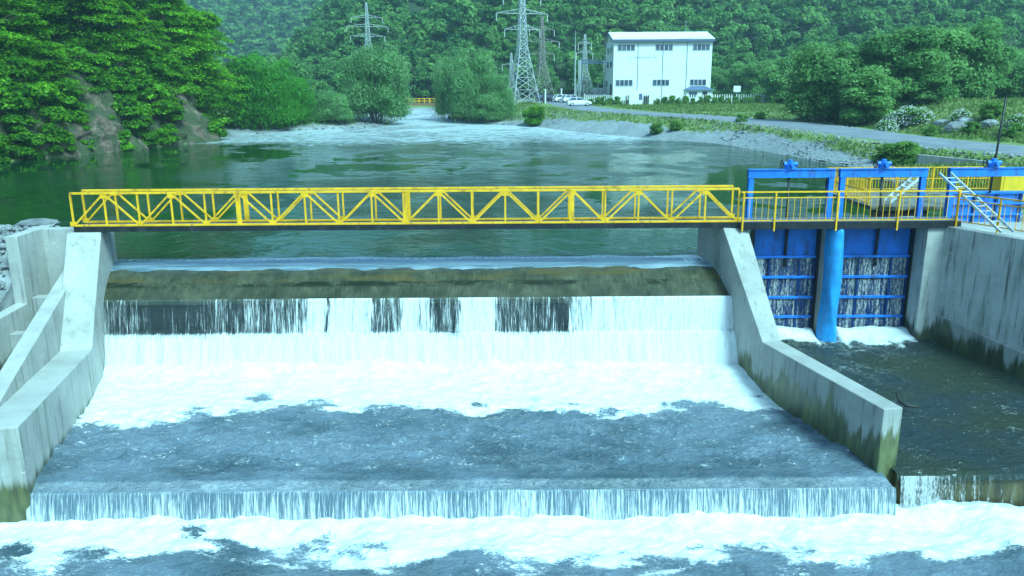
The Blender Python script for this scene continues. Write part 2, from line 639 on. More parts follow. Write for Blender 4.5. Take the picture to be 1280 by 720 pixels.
def rock_mat():
    m = material('cliff rock')
    t = NT(m)
    p = t.pos()
    na = t.noise(t.map(p, (1, 1, .5)), .8, 7, .65)
    nb = t.noise(p, 3.5, 6, .7)
    c = t.ramp(t.m('ADD', t.m('MULTIPLY', na, .5), t.m('MULTIPLY', nb, .5)), [(.32, (.03, .022, .015)), (.5, (.15, .10, .07)), (.66, (.30, .22, .16))])
    ms = t.sm(t.noise(p, .6, 5), .42, .52)
    c = t.mix(t.m('MULTIPLY', ms, .8), c, (.03, .06, .015))
    t.out(t.pr(c, .95, 0, t.bump(nb, .9, .3)))
    return m


M['rock'] = rock_mat()
struct('cliff', me, M['rock'])

# ------------------------------------------------------------------ road on the right bank
RC = [(62, 30), (50, 40), (42, 49), (37, 58), (34.6, 72), (33.4, 88), (31, 98), (25.5, 109), (19, 119), (13.8, 130), (11.2, 142), (10.6, 156), (9, 172), (2, 190)]
t_ = np.linspace(0, len(RC) - 1, 160)
rx_ = np.interp(t_, range(len(RC)), [q[0] for q in RC])
ry_ = np.interp(t_, range(len(RC)), [q[1] for q in RC])
kern = np.ones(11) / 11
rx_ = np.convolve(np.pad(rx_, 5, 'edge'), kern, 'valid')
ry_ = np.convolve(np.pad(ry_, 5, 'edge'), kern, 'valid')
tx, ty = np.gradient(rx_), np.gradient(ry_)
ln = np.hypot(tx, ty)
nx_, ny_ = ty / ln, -tx / ln
ww = np.interp(ry_, [30, 120, 135, 160, 190], [8.2, 7.4, 7.0, 9, 6])
offs = np.linspace(-.5, .5, 9)
RX = rx_[None, :] + nx_[None, :] * ww[None, :] * offs[:, None]
RY = ry_[None, :] + ny_[None, :] * ww[None, :] * offs[:, None]
RZ = np.maximum(zr(RY), zw(RY) + .3) + .16
RZ[0] -= .5
RZ[-1] -= .5


def asphalt():
    m = material('road surface')
    t = NT(m)
    p = t.pos()
    c = t.ramp(t.m('ADD', t.m('MULTIPLY', t.noise(p, .5, 5), .6), t.m('MULTIPLY', t.noise(p, 8, 3), .4)), [(.3, (.12, .125, .145)), (.55, (.20, .205, .23)), (.75, (.28, .28, .29))])
    t.out(t.pr(c, .8, 0, t.bump(t.noise(p, 30, 3), .3, .02)))
    return m


M['road'] = asphalt()
struct('road', grid_mesh('road', RX, RY, RZ, flip=True), M['road'])
ROADX = lambda y: np.interp(y, ry_, rx_)


# ------------------------------------------------------------------ water
def reservoir_mat():
    m = material('reservoir water')
    t = NT(m)
    p = t.pos()
    xyz = t.sep(p)
    rip = t.attr('ripple')
    low = t.noise(t.map(p, (.09, .07, 1)), 1.0, 6, .68)
    k = t.m('MULTIPLY', rip, t.m('ADD', .04, t.m('MULTIPLY', t.sm(low, .46, .60), 1.1)))
    w0 = t.noise(t.map(p, (.75, .8, 1)), 1.0, 2, .5, .5)
    w1 = t.noise(t.map(p, (1.6, 2.4, 1)), 1.0, 3, .6, .6)
    w2 = t.noise(t.map(p, (3.2, 6.0, 1)), 1.0, 3, .6, .4)
    h = t.m('ADD', t.m('ADD', t.m('MULTIPLY', w0, 1.1), t.m('MULTIPLY', w1, .6)), t.m('MULTIPLY', w2, .3))
    nrm = t.bump(h, t.m('MULTIPLY', k, 1.0, clamp=True), 1.7)
    fo = t.attr('foam_glint')
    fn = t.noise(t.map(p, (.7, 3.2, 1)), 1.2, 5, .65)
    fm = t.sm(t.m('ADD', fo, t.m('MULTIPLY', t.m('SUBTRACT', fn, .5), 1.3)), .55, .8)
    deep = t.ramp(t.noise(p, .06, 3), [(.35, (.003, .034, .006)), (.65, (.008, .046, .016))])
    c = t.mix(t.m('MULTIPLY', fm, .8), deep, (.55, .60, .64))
    rg = t.m('ADD', t.m('ADD', .02, t.m('MULTIPLY', k, .06)), t.m('MULTIPLY', fm, .35))
    t.out(t.pr(c, rg, 0, nrm, IOR=1.33))
    return m


M['reservoir'] = reservoir_mat()
wy = np.concatenate([np.arange(29.6, 60, .5), np.arange(60, 130, 1.0), np.arange(130, 320, 3.0)])
wx = np.concatenate([np.arange(-75, 34, 1.0)])
WX, WY = np.meshgrid(wx, wy)
WZ = zw(WY) + (n2(WX * .6, WY * 1.4, 1.0, 3, 71) - .5) * .10 * sstep(96, 120, WY)
rip = sstep(-24, -10, WX + (n2(WX, WY, .08, 3, 72) - .5) * 18 + .16 * (WY - 40)) * .9 + .10
rip = np.maximum(rip * (1 - .25 * sstep(4, 16, WX) * (1 - sstep(70, 95, WY))), sstep(82, 104, WY))
foam_glint = .40 * sstep(52, 66, WY) * (1 - sstep(86, 100, WY)) * sstep(-34, -24, WX) * (1 - sstep(-10, 6, WX)) + .36 * sstep(60, 80, WY) * (1 - sstep(86, 100, WY)) * sstep(-10, 0, WX) * (1 - sstep(14, 24, WX)) + sstep(84, 102, WY) * .74 + sstep(108, 125, WY) * .16  # mid-pool terms paint ripple glints as pale colour; far terms are riffle foam
struct('reservoir_water', grid_mesh('reservoir_water', WX, WY, WZ, {'ripple': rip, 'foam_glint': foam_glint}), M['reservoir'])

KX = .231
LXF = lambda y: -14.02 + (26.07 - y) * KX        # channel face of the left wall
RXF = lambda y: 7.43 + (27.66 - y) * KX          # channel face of the right divider wall
CXF = lambda y: 15.22 + (27.67 - y) * .458       # face of the canal wall on the right


def skew_grid(nx, ys, xa, xb):
    s = np.linspace(0, 1, nx)
    Yg = np.repeat(np.asarray(ys)[:, None], nx, 1)
    A, B = xa(Yg), xb(Yg)
    return A + (B - A) * s[None, :], Yg


def crest_mat():
    m = material('crest water')
    t = NT(m)
    p = t.pos()
    w1 = t.noise(t.map(p, (1.2, .5, 1)), 1.0, 3, .5)
    foam_glint = t.attr('foam_glint')
    fm = t.sm(t.m('ADD', foam_glint, t.m('MULTIPLY', t.m('SUBTRACT', t.noise(t.map(p, (6, 1.5, 2)), 1.0, 5, .7), .5), 1.0)), .55, .8)
    c = t.mix(fm, t.ramp(t.noise(t.map(p, (.5, 5, 1)), 1.0, 4, .6), [(.35, (.10, .15, .19)), (.65, (.26, .33, .38))]), (.68, .70, .70))
    t.out(t.pr(c, t.m('ADD', .06, t.m('MULTIPLY', fm, .4)), 0, t.bump(w1, .25, .05), IOR=1.33))
    return m


M['crest'] = crest_mat()
prof_y = np.array([29.65, 29.5, 29.3, 29.1, 28.9, 28.75, 28.6, 28.48, 28.38, 28.30])
prof_z = np.array([-1.50, -1.50, -1.503, -1.515, -1.535, -1.555, -1.58, -1.605, -1.64, -1.71])
CXg, CYg = skew_grid(300, prof_y, lambda y: LXF(28.5) - .3 + 0 * y, lambda y: RXF(28.5) + .3 + 0 * y)
CZg = np.repeat(prof_z[:, None], 300, 1) + (n2(CXg, CYg * .3, 1.2, 3, 81) - .5) * .03
CZg[-1] += (n2(CXg[-1], CXg[-1] * 0, 2.5, 4, 82) - .5) * .12
CYg[-1] += (n2(CXg[-1], CXg[-1] * 0, 1.5, 5, 83) - .5) * .34
CYg[-2] += (n2(CXg[-1], CXg[-1] * 0, 1.5, 4, 83) - .5) * .35
CYg[-3] += (n2(CXg[-1], CXg[-1] * 0, 1.5, 4, 83) - .5) * .2
fc = .20 + .60 * np.exp(-((CYg - 29.36) / .13) ** 2) + .45 * sstep(4.5, 7, CXg) * sstep(28.3, 28.9, CYg)  # upstream line mixes foam with painted sky reflection; right end is foam
struct('crest_water', grid_mesh('crest_water', CXg, CYg, CZg, {'foam_glint': fc}, flip=True), M['crest'])


def rapid_mat(name, dark=(.085, .135, .17), deepen=(.22, .29, .365), lace=1.0):
    m = material(name)
    t = NT(m)
    p = t.pos()
    fo = t.attr('foam_glint')
    n1 = t.noise(t.map(p, (2.0, 3.6, 1)), 1.0, 6, .68, .5)
    n2_ = t.noise(t.map(p, (7, 13, 4)), 1.0, 5, .7, .8)
    n3 = t.noise(t.map(p, (13, 30, 6)), 1.0, 3, .6, .3)
    v = t.m('ADD', t.m('MULTIPLY', t.m('SUBTRACT', n3, .5), lace * .8), t.m('ADD', t.m('MULTIPLY', t.m('SUBTRACT', n1, .5), 1.0), t.m('MULTIPLY', t.m('SUBTRACT', n2_, .5), lace)))
    v = t.m('ADD', fo, t.m('MULTIPLY', v, t.m('SUBTRACT', 1.0, t.attr('calm'))))
    fm = t.sm(v, .40, .80)
    c0 = t.ramp(t.noise(t.map(p, (.28, .5, .3)), 1.0, 5, .6), [(.36, dark), (.58, deepen)])
    c = t.mix(fm, c0, t.ramp(n1, [(.30, (.56, .63, .66)), (.52, (.70, .73, .73)), (.7, (.78, .79, .79))]))
    h = t.m('ADD', t.m('ADD', t.m('MULTIPLY', n1, 1.0), t.m('MULTIPLY', n2_, .5)), t.m('MULTIPLY', n3, .22))
    rg = t.m('ADD', .07, t.m('MULTIPLY', fm, .5))
    w = t.pr(c, rg, 0, t.bump(h, t.m('SUBTRACT', 1.0, t.m('MULTIPLY', fm, .6)), .30), IOR=1.33)
    t.out(w)
    return m


M['rapid'] = rapid_mat('turbulent water')
M['chute'] = rapid_mat('chute water', (.040, .066, .078), (.055, .072, .05), 1.1)

# apron pool between the walls
ay = np.concatenate([np.linspace(26.35, 18.95, 190), np.linspace(18.9, 18.46, 10)])
AX, AY = skew_grid(460, ay, lambda y: LXF(y) - .15, lambda y: RXF(y) + .15)
d0 = 26.1 - AY
edge = 23.15 + (n2(AX, AX * 0, .16, 3, 91) - .5) * 1.6 + .55 * sstep(2.5, 7, AX) - .45 * np.exp(-((AX + 11.2) / 1.2) ** 2) + .5 * np.exp(-((AX + 8.7) / 1.6) ** 2)
rag = (n2(AX * 1.1, AY * 2.2, .9, 5, 92) - .5)
fo_a = sstep(-.9, .9, AY - edge + rag * 2.6) * 1.15
fo_a += .34 * (n2(AX * .7, AY * 1.6, 1.2, 5, 93) - .30) * sstep(19.0, 20.0, AY)
fo_a = fo_a * sstep(18.85, 19.25, AY) + .51 * (1 - sstep(18.85, 19.1, AY))  # smooth lip: sky sheen put in as an even pale tone
fo_a = np.maximum(fo_a, .32 * sstep(19.0, 19.3, AY))
sm = sstep(19.0, 19.9, AY)
AZ = -5.10 + (1 - .55 * sstep(22.5, 24.0, AY)) * ((n2(AX * 1.0, AY * 1.8, 1.0, 5, 94) - .5) * .42 + (n2(AX, AY * 1.5, 3.2, 3, 95) - .5) * .16 + (n2(AX, AY * 1.6, 7.0, 2, 97) - .5) * .07) * (.12 + .88 * sm)
AZ += .50 * np.exp(-np.clip(d0, 0, None) / .8) * (.6 + .8 * n2(AX, AY, 1.1, 4, 96)) * sm + .08 * sstep(23.5, 26, AY)
AZ = AZ - .20 * sstep(19.15, 18.5, AY)
struct('apron_water', grid_mesh('apron_water', AX, AY, AZ, {'foam_glint': fo_a, 'calm': .80 * (1 - sstep(18.9, 19.15, AY))}, flip=True), M['rapid'])

# river below the sill
ly = np.concatenate([np.linspace(18.75, 14.5, 150), np.linspace(14.3, -60, 70)])
lx = np.concatenate([np.linspace(-24, -13.5, 14), np.linspace(-13.4, 14, 420), np.linspace(14.5, 25, 14)])
LX, LY = np.meshgrid(lx, ly)
edge = 17.25 + (n2(LX, LX * 0, .25, 3, 101) - .5) * 1.3 - .4 * sstep(8, 11, LX) - .2 * sstep(-8, -12, LX) * 0
rag = n2(LX * 1.0, LY * 1.8, .9, 5, 102) - .5
fo_l = sstep(-.9, .8, LY - edge + rag * 2.8) * 1.1 + .12 + .55 * (n2(LX * .8, LY * 1.5, .8, 5, 103) - .26)
fo_l *= np.where(LX > 11.2, sstep(1.0, .0, (LX - 11.2) * .25 * (1 + rag)) * .4 + .6, 1)
LZ = -6.12 + (n2(LX, LY * 1.6, .9, 5, 104) - .5) * .45 + (n2(LX, LY * 1.5, 3.2, 3, 105) - .5) * .1
LZ += .22 * np.exp(-np.clip(18.4 - LY, 0, None) / .45) * (.5 + n2(LX, LY, 1.6, 3, 106))
struct('river_water', grid_mesh('river_water', LX, LY, LZ, {'foam_glint': fo_l}, flip=True), M['rapid'])

# canal chute water right of the divider wall
ch = np.concatenate([np.linspace(28.55, 18.9, 168), [18.86, 18.83, 18.81, 18.79, 18.77]])
HX, HY = skew_grid(200, ch, lambda y: RXF(y) + .4, lambda y: CXF(y) + .1)
HZ = np.interp(HY, [18.77, 18.81, 18.9, 19.2, 26.5, 28.55], [-5.24, -5.09, -5.03, -5.0, -4.45, -4.3]) + ((n2(HX * 1.0, HY * .9, 1.2, 5, 111) - .5) * .26 + (n2(HX, HY, 3.5, 3, 112) - .5) * .06) * (.15 + .85 * sstep(18.8, 19.5, HY))
rag = n2(HX * 1.2, HY * .8, 1.4, 5, 113) - .5
gate_zone = ((HX < 11.1) | ((HX > 12.0) & (HX < 14.6))) * 1.0
fo_c = .20 + sstep(27.1, 28.1, HY + rag * 1.5) * (.3 + .65 * gate_zone) + .32 * (n2(HX * 1.4 + HY * .5, HY * .45, 1.5, 5, 114) - .42)
HZ += .25 * np.exp(-np.clip(28.3 - HY, 0, None) / .4) * gate_zone
struct('canal_water', grid_mesh('canal_water', HX, HY, HZ, {'foam_glint': fo_c}, flip=True), M['chute'])


def fall_mat(name, sx=9., film=.28, bright=.72, fcol=(.10, .14, .16), dz=3.0):
    m = material(name)
    t = NT(m)
    p = t.pos()
    cov = t.attr('cover')
    n1 = t.noise(t.map(p, (sx, 2.0, .55)), 1.0, 4, .7)
    n2_ = t.noise(t.map(p, (sx * 4.5, 4, dz)), 1.0, 4, .7)
    n3 = t.noise(t.map(p, (1.3, .5, .15)), 1.0, 3, .6)
    v = t.m('ADD', t.m('ADD', t.m('MULTIPLY', n1, .72), t.m('MULTIPLY', n2_, .62)), t.m('MULTIPLY', n3, .16))
    v = t.m('SUBTRACT', v, .25)
    thr = t.m('SUBTRACT', .72, t.m('MULTIPLY', cov, .44))
    a = t.sm(t.m('SUBTRACT', v, thr), -.09, .15)
    fo = t.pr(t.ramp(n2_, [(.3, tuple(bright * k for k in (.62, .68, .72))), (.6, (bright,) * 3)]), .5, 0, t.bump(v, .5, .08))
    fl = t.n('ShaderNodeMixShader', {0: film, 1: t.n('ShaderNodeBsdfTransparent', {0: (.93, .96, .97)}), 2: t.pr(fcol, .15, 0, t.bump(v, .6, .08), IOR=1.33)})
    edge = t.attr('edge')
    sh = t.n('ShaderNodeMixShader', {0: a, 1: fl, 2: fo})
    keep = t.sm(t.m('ADD', edge, t.m('MULTIPLY', n1, .4)), .3, .55)
    t.out(t.n('ShaderNodeMixShader', {0: keep, 1: t.n('ShaderNodeBsdfTransparent'), 2: sh}))
    return m


M['fall'] = fall_mat('falling water', 15., .16, .74, (.12, .15, .16), 2.2)
M['fall_fine'] = fall_mat('fine falling water', 19., .8, .72, (.13, .20, .26))
M['veil'] = fall_mat('leaking water veil', 8., .06, .50, (.1, .14, .16), 9.)


def fall(name, xa, xb, path, cover, nx, mat, amp=.06, seed=1, nz=40, label=None, edge_fn=None):
    """sheet of water following a (y, z) path; cover(x, s) gives how much white water there is"""
    py = np.interp(np.linspace(0, 1, nz), np.linspace(0, 1, len(path)), [q[0] for q in path])
    pz = np.interp(np.linspace(0, 1, nz), np.linspace(0, 1, len(path)), [q[1] for q in path])
    s = np.linspace(0, 1, nx)
    A = np.array([xa(y) if callable(xa) else xa for y in py])
    B = np.array([xb(y) if callable(xb) else xb for y in py])
    X = A[:, None] + (B - A)[:, None] * s[None, :]
    Yg = np.repeat(py[:, None], nx, 1)
    Zg = np.repeat(pz[:, None], nx, 1)
    sv = np.linspace(0, 1, nz)[:, None] + 0 * X
    dn = fbm(np.stack([X.ravel() * 3.0, Zg.ravel() * .4, 0 * X.ravel()], 1), 4, seed).reshape(X.shape) - .5
    Yg = Yg + dn * amp * 2 * (.3 + sv)
    cv = cover(X, sv)
    ed = np.ones_like(X) if edge_fn is None else edge_fn(X, sv)
    return struct(name, grid_mesh(name, X, Yg, Zg, {'cover': cv, 'edge': ed}), mat)


uX = lambda u, t=27.8: (u - 640) * t / 1000
CUTS = [(-14.9, .35), (uX(152), .3), (uX(158), .17), (uX(190), .12), (uX(235), .20), (uX(250), .26), (uX(296), .28), (uX(310), .40), (uX(382), .40), (uX(387), .88), (uX(408), .88),
        (uX(411), .3), (uX(414), .95), (uX(463), .9), (uX(467), .34), (uX(500), .34), (uX(504), .9), (uX(534), .72), (uX(542), .24), (uX(570), .27), (uX(577), .92),
        (uX(616), .75), (uX(624), .24), (uX(712), .24), (uX(717), .78), (uX(750), .8), (uX(760), .95), (8.2, .98)]
cx_, cv_ = [q[0] for q in CUTS], [q[1] for q in CUTS]
fall('weir_waterfall', lambda y: LXF(26.7) - .2, lambda y: RXF(26.7) + .2, [(26.9, -2.40), (26.84, -2.46), (26.76, -2.8), (26.66, -3.3), (26.58, -3.66)],
     lambda X, s: np.interp(X + (n2(X, s * .5, 5, 3, 131) - .5) * .35 * (.3 + s), cx_, cv_) * .92 + .08 * s + (n2(X, s * .3, 2.2, 4, 132) - .5) * .45, 900, M['fall'], .03, 121,
     edge_fn=lambda X, s: .15 + np.interp(X, cx_, cv_) * .9 + s * .5)
fall('weir_waterfall', lambda y: LXF(y) - .2, lambda y: RXF(y) + .2, [(26.62, -3.52), (26.52, -3.58), (26.40, -3.9), (26.2, -4.5), (26.02, -5.1)],
     lambda X, s: .72 + .46 * sstep(0, .7, s) - .75 * (1 - sstep(0, .5, s)) * np.clip(.75 - np.interp(X, cx_, cv_), 0, 1) + (n2(X, s * .4, 1.6, 4, 134) - .5) * .3, 800, M['fall'], .10, 122,
     edge_fn=lambda X, s: .12 + s * 7 + (n2(X, s * 0, 3.5, 4, 135) - .5) * .5)
fall('sill_waterfall', lambda y: LXF(18.5) - .1, lambda y: RXF(18.5) + .15, [(18.50, -5.275), (18.45, -5.31), (18.40, -5.5), (18.33, -5.8), (18.27, -6.2)],
     lambda X, s: .42 + .16 * s ** 2 - .04 * (1 - s) + .35 * (n2(X, s * .4, .9, 4, 133) - .5), 800, M['fall_fine'], .05, 123)
fall('canal_waterfall', 9.95, 13.6, [(18.76, -5.10), (18.745, -5.14), (18.70, -5.4), (18.64, -5.8), (18.6, -6.2)],
     lambda X, s: np.interp(X, [9.9, 10.6, 11.2, 11.8, 13.5], [.72, .66, .42, .25, .18]) + .0 * s, 300, M['veil'], .03, 124,
     edge_fn=lambda X, s: np.interp(X, [9.9, 11.2, 11.6, 12.4, 13.6], [1, .9, .35, .2, .15]) + .15 * s)
for xa, xb, sd in ((8.85, 11.15, 125), (12.0, 14.5, 126)):
    fall('gate_waterfall', xa, xb, [(28.63, -1.40), (28.625, -1.5), (28.62, -2.4), (28.615, -3.4), (28.61, -4.4)],
         lambda X, s: .47 + .22 * (1 - s) ** 4 + .10 * (n2(X, X * 0, 1.2, 3, sd) - .5), 220, M['veil'], .008, sd)

# ------------------------------------------------------------------ concrete works
b = MB()
prof = [(30.4, -6.2), (30.4, -3.2), (29.5, -1.72), (28.9, -1.64), (28.45, -1.66), (28.1, -1.74), (27.85, -1.86), (26.92, -2.46), (26.92, -2.62), (27.1, -2.70), (27.12, -3.62), (26.62, -3.66), (26.50, -3.76), (26.12, -5.4), (26.12, -6.2)]


def weir_mat():
    m = material('wet mossy weir face')
    t = NT(m)
    p = t.pos()
    n1 = t.noise(t.map(p, (1.6, 1.2, .5)), 1.0, 6, .65)
    n2_ = t.noise(t.map(p, (10, 2.5, 1.0)), 1.0, 5, .7)
    n3 = t.noise(t.map(p, (.35, 2.2, 2.2)), 1.0, 4, .6)
    c = t.ramp(t.m('ADD', t.m('MULTIPLY', n1, .55), t.m('MULTIPLY', n2_, .45)), [(.30, (.014, .016, .010)), (.48, (.045, .048, .026)), (.60, (.080, .080, .045)), (.75, (.14, .13, .08))])
    # a rusty, mossy line just under the crest and darker wet drips
    z = t.sep(p)[2]
    band = t.m('MULTIPLY', t.sm(z, -2.05, -1.95), t.sm(n3, .48, .62))
    c = t.mix(t.m('MULTIPLY', band, .7), c, (.10, .07, .015))
    tuft = t.m('MULTIPLY', t.m('MULTIPLY', t.sm(z, -2.16, -2.06), t.m('SUBTRACT', 1.0, t.sm(z, -2.0, -1.95))), t.sm(t.noise(t.map(p, (.45, 1, 1)), 1.0, 5, .75), .46, .54))
    c = t.mix(tuft, c, (.010, .014, .004))
    dk = t.m('MULTIPLY', t.sm(n2_, .55, .68), t.m('SUBTRACT', 1.0, t.sm(z, -2.6, -2.1)))
    c = t.mix(t.m('MULTIPLY', dk, .8), c, (.012, .014, .008))
    c = t.mix(t.m('SUBTRACT', 1.0, t.sm(z, -2.75, -2.5)), c, (.018, .021, .02))
    t.out(t.pr(c, t.m('ADD', .22, t.m('MULTIPLY', n1, .35)), 0, t.bump(t.m('ADD', n2_, t.noise(p, 14, 4)), .5, .03)))
    return m


M['weir'] = weir_mat()
b.prism_x(prof, LXF(28) - .25, RXF(27) + .3)
tag(b.build('weir', M['weir'], bevel=.03), 'long dark mossy concrete overflow weir between the two side walls', 'weir')

b = MB().prism_x([(26.6, -5.30), (18.9, -5.32), (18.62, -5.34), (18.55, -5.42), (18.50, -6.6), (26.6, -6.6)], LXF(26) + .05, RXF(18.6) - .02)
tag(b.build('weir_apron', M['conc_wet'], bevel=.02), 'wet concrete apron slab ending in the low sill below the weir', 'apron')

b = MB().strip_wall([(10.0, 18.95, 10.0, 28.9, -5.2), (21, 18.95, 21, 28.9, -5.2)], -7.2)
b2 = MB().prism_x([(28.9, -4.5), (26.5, -4.62), (19.2, -5.15), (18.88, -5.16), (18.86, -7.2), (28.9, -7.2)], 9.9, 20.5)
tag(b2.build('canal_sill', M['conc_brown']), 'brown stained concrete drop at the end of the sluice canal', 'canal sill')


def wall_line(face, ys, zs, th, side, zb):
    nrm = Vector((1, KX, 0)).normalized()
    st = []
    for y, z, w in zip(ys, zs, th):
        x = face(y)
        st.append((x, y, x + side * nrm.x * w, y + side * nrm.y * w, z))
    return MB().strip_wall(st, zb)


dv = wall_line(RXF, [29.6, 27.7, 24.74, 18.98], [-.16, -.16, -3.40, -3.36], [.95, .92, .66, .56], 1, -7.2)
tag(dv.build('divider_wall', M['conc_divider'], bevel=.025), 'concrete divider wall sloping down from the footbridge between weir and sluice canal', 'wall')

ab = wall_line(LXF, [29.4, 27.75, 24.96, 18.40], [-.16, -.16, -3.55, -3.42], [1.12, 1.1, 1.05, 1.02], -1, -7.2)
rt = ab.build('abutment_wall', M['conc_low'], bevel=.025)
tag(rt, 'pale concrete abutment wall with a ledge along the left edge of the weir', 'wall')
LP = lambda y: LXF(y) - .98
pp = wall_line(LP, [28.05, 18.5], [-1.40, -3.62], [.48, .48], -1, -7.2)
tag(pp.build('parapet_wall', M['conc_light'], bevel=.02), 'pale concrete parapet with sloping top behind the ledge of the left abutment', 'wall')

bw = MB().box(-17.0, -15.42, 28.55, 28.95, -5, -.16)
tag(bw.build('back_wall', M['conc_light'], bevel=.02), 'concrete back wall closing the fish pass beside the footbridge end', 'wall')
sw = MB().strip_wall([(-16.98, 29.3, -17.4, 29.3, -.14), (-16.85, 26.9, -17.28, 26.9, -.14), (-16.85, 26.86, -17.28, 26.86, -2.5), (-16.78, 24.7, -17.2, 24.7, -2.6), (-16.78, 24.66, -17.2, 24.66, -3.9), (-16.7, 22.0, -17.1, 22.0, -4.2)], -7)
tag(sw.build('side_wall', M['conc_light'], bevel=.02), 'short concrete side wall against the rubble at the left edge', 'wall')
fp = thing('fish_pass', 'stepped concrete fish pass between the left walls', 'fish pass', (-16.2, 26.5, -6))
MB().box(-16.83, -15.3, 27.15, 27.55, -6, -2.35).build('step', M['conc_plain'], fp, .03)
MB().box(-16.8, -14.9, 25.55, 25.95, -6, -3.2).build('step', M['conc_plain'], fp, .03)
MB().box(-16.72, -14.5, 22.6, 23.0, -6, -4.2).build('step', M['conc_plain'], fp, .03)
MB().box(-16.8, -14.9, 25.95, 28.54, -6, -3.9).build('floor', M['conc_wet'], fp)
MB().box(-16.72, -14.0, 18.5, 25.54, -6, -4.9).build('floor', M['conc_wet'], fp)

cw = MB()
st = []
for y, z in ((29.6, -.15), (27.67, -.15), (17.2, -.2)):
    st.append((CXF(y), y, CXF(y) + .55, y + .25, z))
cw.strip_wall(st, -7)
cwo = cw.build('canal_wall', M['conc_right'], bevel=.02)
pn = MB()
pn.strip_wall([(CXF(y) - w_, y - .02, CXF(y) + .1, y + .1, z) for y, z, w_ in ((27.62, -3.35, .02), (24.6, -3.75, .22), (17.3, -4.3, .30))], -6.5)
pn.build('plinth', M['conc_plinth'], cwo, .02)
tag(cwo, 'tall stained concrete retaining wall along the right side of the sluice canal', 'wall')
# ground slab behind the canal wall
me = MB()
me.add([(CXF(29.4) + .5, 29.5, -.3), (CXF(17.2) + .5, 17.3, -.3), (60, 17.3, -.3), (60, 29.5, -.3)], [(0, 1, 2, 3)])
o = me.build('bank', M['conc_plain'])
tag(o, kind='structure')

pier = MB().box(11.2, 11.86, 28.15, 30.0, -6, -.14)
pr_ = thing('gate_pier', 'slim pier between the two blue gates with light blue clad nose', 'pier', (11.56, 29, -6))
pier.build('pier_body', M['conc_plain'], pr_, .02)
b = MB()
pts = []
nz0 = []
segs = 14
for k, z in enumerate(np.linspace(-.12, -4.45, 16)):
    for j in range(segs + 1):
        a = math.pi * j / segs
        w = 1.0 + (.16 * max(0, (-z - 3.3)) if -z > 3.3 else 0)
        x = 11.53 - .31 * math.cos(a) * w + .03 * math.sin(z * 2.1 + j * .5)
        y = 28.14 - .50 * math.sin(a) * (1 + .04 * math.sin(z * 3.3 + j))
        b.v.append((x, y, z + (.12 * math.sin(j * 2.1) if k == 15 else 0)))
for k in range(15):
    for j in range(segs):
        q = k * (segs + 1) + j
        b.f.append((q, q + segs + 1, q + segs + 2, q + 1))
b.f.append(tuple(range(segs + 1)))
b.build('pier_cladding', M['blue_light'], pr_, smooth=True)
p2 = MB().box(14.6, 15.24, 27.72, 30.0, -6, -.15)
tag(p2.build('end_pier', M['conc_right'], bevel=.02), 'dark stained concrete end pier right of the second blue gate', 'pier')

# ------------------------------------------------------------------ footbridge
fb = thing('footbridge', 'long yellow lattice truss footbridge spanning across above the weir', 'footbridge', (-3.75, 28.2, 0))
X0, X1, NP = -15.35, 7.93, 20
pl = (X1 - X0) / NP
MB().box(X0 + .02, X1 - .02, 27.86, 28.56, -.02, .02).build('deck', M['deck'], fb)
MB().box(X0, X1, 27.74, 27.86, -.15, .03).build('deck_beam', M['dark_steel'], fb)
MB().box(X0, X1, 28.56, 28.68, -.15, .03).build('deck_beam', M['dark_steel'], fb)
for yy, h in ((27.80, 1.20), (28.62, 1.20)):
    c = MB()
    c.bar((X0, yy, h), (X1, yy, h), .09, .075)
    c.bar((X0, yy, .07), (X1, yy, .07), .07, .07)
    tr = c.build('truss', M['yellow'], fb, .006)
    for i in range(NP + 1):
        x = X0 + pl * i
        thick = i in (5, 10, 15)
        p = MB().bar((x, yy, .035), (x, yy, h - .038),   .16 if thick else .056, .056, up=(0, 1, 0))
        p.build('post', M['yellow'], tr)
        gp = MB()
        zg = (.13 if i % 2 == 0 else h - .10)
        gp.box(x - .11, x + .11, yy - .036, yy - .0335, zg - .08, zg + .08)
        gp.build('gusset_plate', M['yellow'], tr)
    for i in range(NP):
        xa, xb = X0 + pl * i, X0 + pl * (i + 1)
        za, zb_ = (.08, h - .04) if i % 2 == 0 else (h - .04, .08)
        dgn = MB().bar((xa + .03, yy + .004, za), (xb - .03, yy + .004, zb_), .056, .05, up=(0, 1, 0))
        dgn.build('diagonal', M['yellow'], tr)

# ------------------------------------------------------------------ service walkway and its railing
sw = thing('service_walkway', 'grey service walkway with thin yellow railing above the sluice gates', 'walkway', (11.8, 28.2, 0))
MB().box(7.97, 15.7, 27.72, 28.72, -.04, .03).build('deck', M['deck'], sw)
MB().box(7.97, 15.7, 27.62, 27.72, -.20, .045).build('deck_beam', M['dark_steel'], sw)
MB().bar((7.97, 27.66, 1.10), (15.6, 27.66, 1.10), .05).build('handrail', M['yellow'], sw)
MB().bar((7.97, 27.66, .90), (15.6, 27.66, .90), .035).build('handrail', M['yellow'], sw)
MB().bar((7.97, 27.66, .10), (15.6, 27.66, .10), .035).build('bottom_rail', M['yellow'], sw)
for x in (8.05, 9.16, 11.32, 13.45, 15.5):
    MB().bar((x, 27.60, -.26), (x, 27.60, 1.08), .055).build('post', M['yellow'], sw)
x = 8.28
while x < 15.5:
    MB().bar((x, 27.66, .11), (x, 27.66, .885), .018).build('baluster', M['yellow'], sw)
    x += .222

